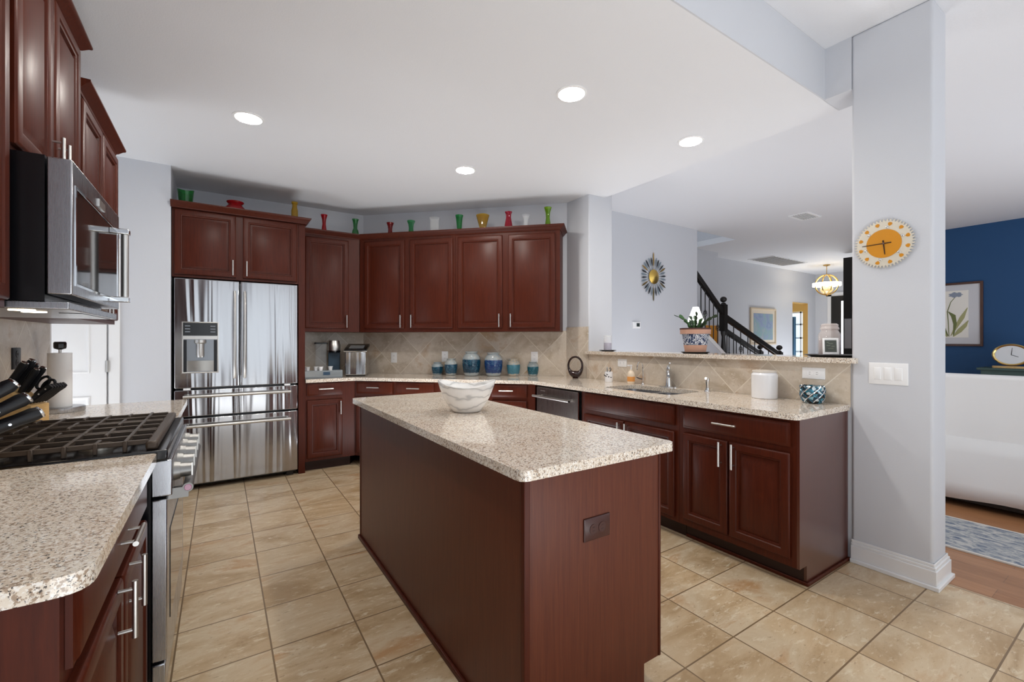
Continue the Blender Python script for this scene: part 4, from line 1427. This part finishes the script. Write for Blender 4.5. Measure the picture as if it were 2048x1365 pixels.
obj('minute_hand', hand(R(181), .098, .035, .0026), hm, ck)
obj('hub', disc(circ(.005, 16), -.0205, -.024), 'chrome', ck)

# ---------------------------------------------------------------- hall wall: sunburst and thermostat
sb = thing('sunburst_ornament', 'metal sunburst wall ornament with gold, black and grey-blue petals', 'wall ornament', (5.345, 4.36, 2.238), 0)
gold = M['gold']
dk, gb = pm('petal_black', '#2c3138', .5, .2), pm('petal_blue', '#7d8c96', .5, .2)
def cone(r0):
    return G().loft([[(r * math.cos(2 * PI * i / 36) * (1 + (.03 if i % 2 else 0)), y, r * math.sin(2 * PI * i / 36) * (1 + (.03 if i % 2 else 0))) for i in range(36)] for r, y in ((r0, -.015), (r0, -.022), (r0 * .5, -.045), (.004, -.055))])
obj('center_dish', cone(.105), pm('gold_dish', '#dcb862', .3, 1), sb, smooth=15)
NP = 30
for i in range(NP):
    a = PI / 2 + 2 * PI * i / NP
    kind = (0, 1, 2, 1, 2)[i % 5] if i % 15 else 0
    L = .36 if i % 15 == 0 else (.30 if kind == 0 else (.30, .285, .29)[kind] * (1.0 if abs(math.sin(a)) > .5 else .95))
    y = -.012 - .004 * (i % 3)
    c, s = math.cos(a), math.sin(a)
    prof = [(.10, .0012), (.155, .002), (.18, .008), (.235, .0125), (L - .025, .009), (L, .002)]
    top = [(r, wd) for r, wd in prof] + [(r, -wd) for r, wd in prof[::-1]]
    pts = [(r * c - wd * s, r * s + wd * c) for r, wd in top]
    obj('petal', disc(pts, y, y - .003), (gold, dk, gb)[kind], sb)
th = thing('thermostat', 'white wall thermostat with a small dark screen', 'thermostat', (4.975, 4.36, 1.518))
obj('case', G().panel(-.078, .078, -.046, .046, [(0, 0), (0, -.018), (.008, -.024)]), 'plastic_white', th)
obj('screen', G().box(-.01, .055, -.026, -.0235, -.022, .028), pm('thermo_screen', '#3c4240', .2), th)

# ---------------------------------------------------------------- staircase beyond
blk = pm('stair_black', '#221f1d', .35)
NYc, FYc = 4.5, 5.12
struct('wall_stair_side', G().loft([[(6.43, NYc, 0), (9.6, NYc, 0), (9.6, NYc, .05), (7.5, NYc, 1.03), (7.13, NYc, 1.28), (6.43, NYc, 1.70)], [(6.43, NYc + .08, 0), (9.6, NYc + .08, 0), (9.6, NYc + .08, .05), (7.5, NYc + .08, 1.03), (7.13, NYc + .08, 1.28), (6.43, NYc + .08, 1.70)]]), 'wall')
struct('trim_stair_skirt', G().loft([[(x, y, z) for x, z in ((6.43, 1.70), (7.13, 1.28), (7.5, 1.03), (7.5, .96), (7.13, 1.20), (6.43, 1.62))] for y in (NYc - .012, NYc - .001)]), 'white')
bal_u = [6.555, 6.67, 6.79, 6.91, 7.03, 7.15, 7.275]
def z_on(p, q, x):
    return p[1] + (q[1] - p[1]) * (x - p[0]) / (q[0] - p[0])
railing = thing('stair_railing', 'black stair railing with iron balusters near the hall wall', 'railing', (7.45, NYc, 0))
def rail(g, p, q, y, h=.075, w_=.035):
    return g.loft([[(p[0], y - w_, p[1]), (p[0], y + w_, p[1]), (p[0], y + w_, p[1] - h * 1.4), (p[0], y - w_, p[1] - h * 1.4)], [(q[0], y - w_, q[1]), (q[0], y + w_, q[1]), (q[0], y + w_, q[1] - h * 1.4), (q[0], y - w_, q[1] - h * 1.4)]])
U0, U1 = (6.53, 2.555), (7.40, 1.86)
Lo0, Lo1 = (7.50, 1.765), (9.36, 1.07)
W_('upper_handrail', rail(G(), U0, U1, NYc + .04), blk, railing, bev=(.008, 2))
W_('lower_handrail', rail(G(), Lo0, Lo1, NYc + .04), blk, railing, bev=(.008, 2))
def newel(x, y, z0, z1, parent):
    g = G().box(x - .05, x + .05, y - .05, y + .05, z1 - .62, z1 - .15)
    g.lathe([(.05, z0), (.05, z0 + .05), (.035, z0 + .1), (.045, z0 + .2), (.03, z1 - .72), (.046, z1 - .66), (.048, z1 - .62)], (x, y, 0), 20)
    g.lathe([(.052, z1 - .15), (.04, z1 - .13), (.025, z1 - .115)], (x, y, 0), 20)
    g.sphere((x, y, z1 - .06), .052, 16, (1.1, 1.1, 1))
    return W_('newel_post', g, blk, parent)
newel(7.45, NYc + .04, .9, 2.085, railing)
newel(9.40, NYc + .04, .0, 1.215, railing)
def baluster(x, y, z0, z1, parent, knot):
    g = G()
    n_ = 24
    g.cyl((x, y, z0), (x, y, z1), .009, seg=8)
    if knot:
        zm = z1 - .40 if z1 - z0 > .7 else (z0 + z1) / 2
        for k in range(4):
            pts = [(x + .032 * math.sin(PI * i / 8) * math.cos(k * PI / 2 + i * .3), y + .032 * math.sin(PI * i / 8) * math.sin(k * PI / 2 + i * .3), zm - .06 + i * .015) for i in range(9)]
            g.tube(pts, .005, 6)
    return W_('baluster', g, blk, parent)
for i, x in enumerate(bal_u):
    baluster(x, NYc + .04, z_on((6.43, 1.70), (7.5, 1.03), x) + .002, z_on(U0, U1, x) - .09, railing, i % 3 == 0)
bal_l = [7.56, 7.77, 8.0, 8.24, 8.48, 8.70, 8.98]
for i, x in enumerate(bal_l):
    baluster(x, NYc + .04, max(.06, z_on((7.5, 1.03), (9.6, .05), x)), z_on(Lo0, Lo1, x) - .09, railing, i % 3 == 2)
rail2 = thing('stair_railing', 'lower black stair railing on the far side of the steps', 'railing', (9.0, FYc, 0))
F0, F1 = (8.42, 1.56), (9.74, 1.07)
W_('lower_handrail', rail(G(), F0, F1, FYc), blk, rail2, bev=(.008, 2))
newel(9.78, FYc, .0, 1.215, rail2)
for i, x in enumerate((8.60, 8.86, 9.12, 9.38, 9.62)):
    baluster(x, FYc, .35, z_on(F0, F1, x) - .09, rail2, i % 3 == 0)
st = G()
for i in range(7):
    st.box(7.6 + i * .27, 9.5, NYc + .09, FYc + .02, .0, 1.0 - i * .145)
struct('trim_stair_steps', st, 'wood_floor')
op = thing('orange_canvas', 'small plain orange canvas on the stairwell wall behind the cactus', 'picture', (8.17, 5.25, 1.42))
obj('canvas', G().box(-.22, .22, -.03, -.001, -.18, .18), pm('orange_paint', '#e0962a', .6), op)
obj('edge', G().box(-.225, .225, -.022, -.0012, -.185, .185), 'white', op)

# abstract painting in the far hall
pa = thing('framed_painting', 'pale framed abstract painting in blues on the far hall wall', 'painting', (10.72, 5.55, 1.635))
frm = pm('cream_frame', '#cdbba0', .4)
obj('frame', G().panel(-.57, .57, -.43, .43, [(0, 0), (0, -.03), (.03, -.035), (.05, -.02), (.052, -.012)]), frm, pa)
obj('mat_board', G().box(-.52, .52, -.014, -.011, -.38, .38), pm('mat_cream', '#d9cdbb', .7), pa)
am = pm('abstract_paint', '#7f9cc0', .6)
n = N(am)
f = n.noise(n.coord(scale=(1, 1, 1)), 2.6, 4, .6, .8)
n.link(n.ramp(f, [(.30, '#6a8aa2'), (.45, '#8c98b4'), (.55, '#86a3a4'), (.7, '#a9a3b4')]), n.b.inputs['Base Color'])
obj('picture', G().box(-.43, .43, -.017, -.0145, -.32, .30), am, pa)

# ---------------------------------------------------------------- chandelier
ch = thing('chandelier', 'gold orb chandelier with a glowing crystal band in the foyer', 'chandelier', (11.9, 4.69, HH))
obj('canopy', G().lathe([(.07, -.0005), (.07, -.02), (.02, -.035)], (0, 0, 0), 24), 'gold', ch)
obj('rod', G().cyl((0, 0, -.03), (0, 0, -.24), .008), 'gold', ch)
cz_ = -.47
for k in range(4):
    a = PI * k / 4
    pts = [(.24 * math.cos(2 * PI * i / 40) * math.cos(a), .24 * math.cos(2 * PI * i / 40) * math.sin(a), cz_ + .235 * math.sin(2 * PI * i / 40)) for i in range(40)]
    obj('orb_ring', G().tube(pts, .011, 8, closed=True), 'gold', ch)
obj('finial', G().lathe([(.006, cz_ - .28), (.02, cz_ - .25), (.012, cz_ - .235)], (0, 0, 0), 16), 'gold', ch)
g = G()
for i in range(36):
    a = 2 * PI * i / 36
    c, s = math.cos(a) * .262, math.sin(a) * .262
    g.cyl((c, s, cz_ - .035), (c, s, cz_ + .045), .019, seg=6)
obj('crystal_band', g, pm('crystal_glow', '#fff8ea', .1, emit='#fff3dc', es=5), ch)
for k in range(4):
    a = 2 * PI * k / 4 + .4
    obj('bulb', G().sphere((.09 * math.cos(a), .09 * math.sin(a), cz_ - .02), .03, 12, (1, 1, 1.4)), pm('bulb_warm', '#fff1d6', .3, emit='#ffe6b8', es=25), ch)
obj('crystal_cluster', G().sphere((0, 0, cz_ - .11), .13, 14, (1, 1, .8)), pm('crystal_gold', '#e6cf9c', .15, .3, emit='#ffe2ac', es=.5), ch)
fp_ = thing('light_switch', 'white switch plate on the dark foyer wall by the front door', 'light switch', (10.6, 3.80, 1.44), R(-90))
obj('cover_plate', G().panel(-.06, .06, -.30, .30, [(0, 0), (0, -.004), (.004, -.006)]), pm('plate_grey', '#a8a8a8', .4), fp_)

# ---------------------------------------------------------------- living room
sf = thing('sofa', 'white slipcovered sofa seen from its back', 'sofa', (5.2, .3, 0))
fab = pm('white_slipcover', '#e4e4e4', .75)
n = N(fab)
n.bump(n.noise(n.coord(scale=(1, 1, 1.5)), 2.2, 2, .5, .2), .25, .02)
SY0, SY1 = -1.1, 1.75
W_('back', G().box(4.80, 5.02, SY0, SY1, .36, 1.028), fab, sf, bev=(.025, 4))
g = G()
rows = []
for k in range(5):
    z = .545 - k * .118
    row = []
    for i in range(41):
        y = SY0 + (SY1 - SY0) * i / 40
        row.append((4.797 - .012 * k / 4 - .006 * math.sin(i * .8 + k) * k / 4, y, z + (.012 * math.sin(i * .55) if k == 4 else 0)))
    rows.append(row)
g.loft(rows, False, False, closed=False)
fl = W_('skirt', g, fab, sf, smooth=80)
so = fl.modifiers.new('thick', 'SOLIDIFY')
so.thickness = .012
W_('seat', G().box(5.02, 5.78, SY0 + .2, SY1 - .2, .15, .47), fab, sf, bev=(.04, 4))
for y in (SY0, SY1 - .2):
    W_('arm', G().box(5.02, 5.80, y, y + .2, .12, .64), fab, sf, bev=(.04, 4))
W_('base', G().box(4.83, 5.75, SY0 + .03, SY1 - .03, .045, .36), pm('sofa_base', '#15120f', .35), sf)
for x in (4.86, 5.70):
    for y in (SY0 + .1, (SY0 + SY1) / 2, SY1 - .1):
        W_('leg', G().cyl((x, y, 0), (x, y, .05), .025, .03), 'black', sf)

rgm = pm('rug_weave', '#8f97a2', .95)
n = N(rgm)
f = n.noise(n.coord(scale=(2.2, 1, 1)), 11, 6, .75, 1.0)
n.link(n.ramp(f, [(.36, '#4f5f7a'), (.46, '#8a919a'), (.56, '#b7b7b5'), (.68, '#d3d0ca')]), n.b.inputs['Base Color'])
ru = thing('runner_rug', 'faded blue-grey runner rug behind the sofa', 'rug', (4.13, .2, 0))
obj('pile', G().box(-.31, .31, -2.0, 2.1, .0005, .009), rgm, ru)
obj('border', G().box(-.33, -.31, -2.0, 2.1, .0005, .009).box(.31, .33, -2.0, 2.1, .0005, .009), pm('rug_border', '#d6d2ca', .9), ru)

bt = thing('framed_botanical_print', 'dark-framed botanical print of a blue flower on the navy wall', 'picture', (9.75, 2.10, 1.71), R(-90))
obj('frame', G().panel(-.36, .36, -.50, .50, [(0, 0), (0, -.03), (.012, -.034), (.032, -.03), (.034, -.012)]), wood('walnut_frame', '#3e2219', '#54301f'), bt)
obj('mat_board', G().box(-.33, .33, -.015, -.011, -.468, .468), pm('mat_grey', '#cfd0d4', .6), bt)
obj('print_paper', G().box(-.215, .200, -.018, -.0155, -.365, .375), pm('print_paper', '#f0ede4', .7), bt)
def leafshape(pts_w, y):
    L_, R_ = [], []
    for i, (x, z, w_) in enumerate(pts_w):
        a = pts_w[max(0, i - 1)]
        b = pts_w[min(len(pts_w) - 1, i + 1)]
        d = Vector((b[0] - a[0], b[1] - a[1])).normalized()
        L_.append((x - d.y * w_, z + d.x * w_))
        R_.append((x + d.y * w_, z - d.x * w_))
    return disc(L_ + R_[::-1], y, y - .0008)
gl, gd = pm('print_leaf', '#a9a878', .7), pm('print_leaf_dark', '#6f7748', .7)
for q, (mat_, pts_) in enumerate(((gd, [(-.02, -.35, .004), (-.03, -.1, .006), (-.04, .05, .006), (.0, .20, .005), (.055, .28, .004)]),
                                   (gl, [(.0, -.34, .004), (.06, -.2, .02), (.13, -.05, .028), (.19, .10, .004)]),
                                   (gd, [(.03, -.35, .004), (.05, -.15, .02), (.03, -.02, .028), (-.03, .05, .004)]),
                                   (gl, [(.03, -.35, .005), (.10, -.26, .03), (.16, -.18, .025), (.20, -.10, .004)]),
                                   (gd, [(-.03, -.34, .006), (-.10, -.15, .02), (-.17, .06, .02), (-.19, .22, .004)]),
                                   (gl, [(-.04, -.35, .006), (-.10, -.27, .03), (-.16, -.16, .02), (-.2, -.06, .004)]))):
    obj('leaf', leafshape(pts_, -.0182 - q * .0009), mat_, bt)
fpoly = [((.055 + (.075 + .012 * math.cos(9 * t)) * math.cos(t)), .31 + (.038 + .008 * math.cos(7 * t)) * math.sin(t)) for t in [2 * PI * i / 48 for i in range(48)]]
obj('flower', disc(fpoly, -.0182, -.0195), pm('print_flower', '#8a95a6', .7), bt)

cst = thing('console_table', 'dark teal console table against the navy wall', 'table', (9.42, .95, 0), R(-90))
tl_ = pm('teal_paint', '#3d5552', .45)
obj('top', G().box(-.76, .9, -.25, .25, .872, .905), tl_, cst, bev=(.006, 2))
obj('apron', G().box(-.72, .86, -.22, .22, .70, .872), tl_, cst)
for x in (-.69, .83):
    for y in (-.19, .19):
        obj('leg', G().box(x - .03, x + .03, y - .03, y + .03, 0, .70), tl_, cst)
mc = thing('mantel_clock', 'oval brass mantel clock on the teal console table', 'clock', (9.32, 1.385, .905), R(-90))
obj('base', G().slab(rrect(-.19, .19, -.06, .06, .05), [], .0005, .03), M['maple'], mc, bev=(.008, 2))
ell = lambda a, b, n_=48: [(a * math.cos(2 * PI * i / n_), .19 + b * math.sin(2 * PI * i / n_)) for i in range(n_)]
obj('case', G().loft([[(x, y, z) for x, z in ell(a, b)] for a, b, y in ((.17, .13, .04), (.19, .155, .02), (.19, .155, -.03), (.175, .142, -.045), (.155, .125, -.035))]), 'brass', mc)
obj('dial', disc(ell(.157, .127), -.034, -.038), pm('dial_white', '#dfe3e6', .3), mc)
obj('hands', disc([(-.004, .19), (.004, .19), (.012, .29), (.008, .29)], -.0385, -.0395).loft([[(x, y, z) for x, z in ((0, .186), (0, .194), (.07, .165), (.068, .160))] for y in (-.0396, -.0405)]), 'black', mc)
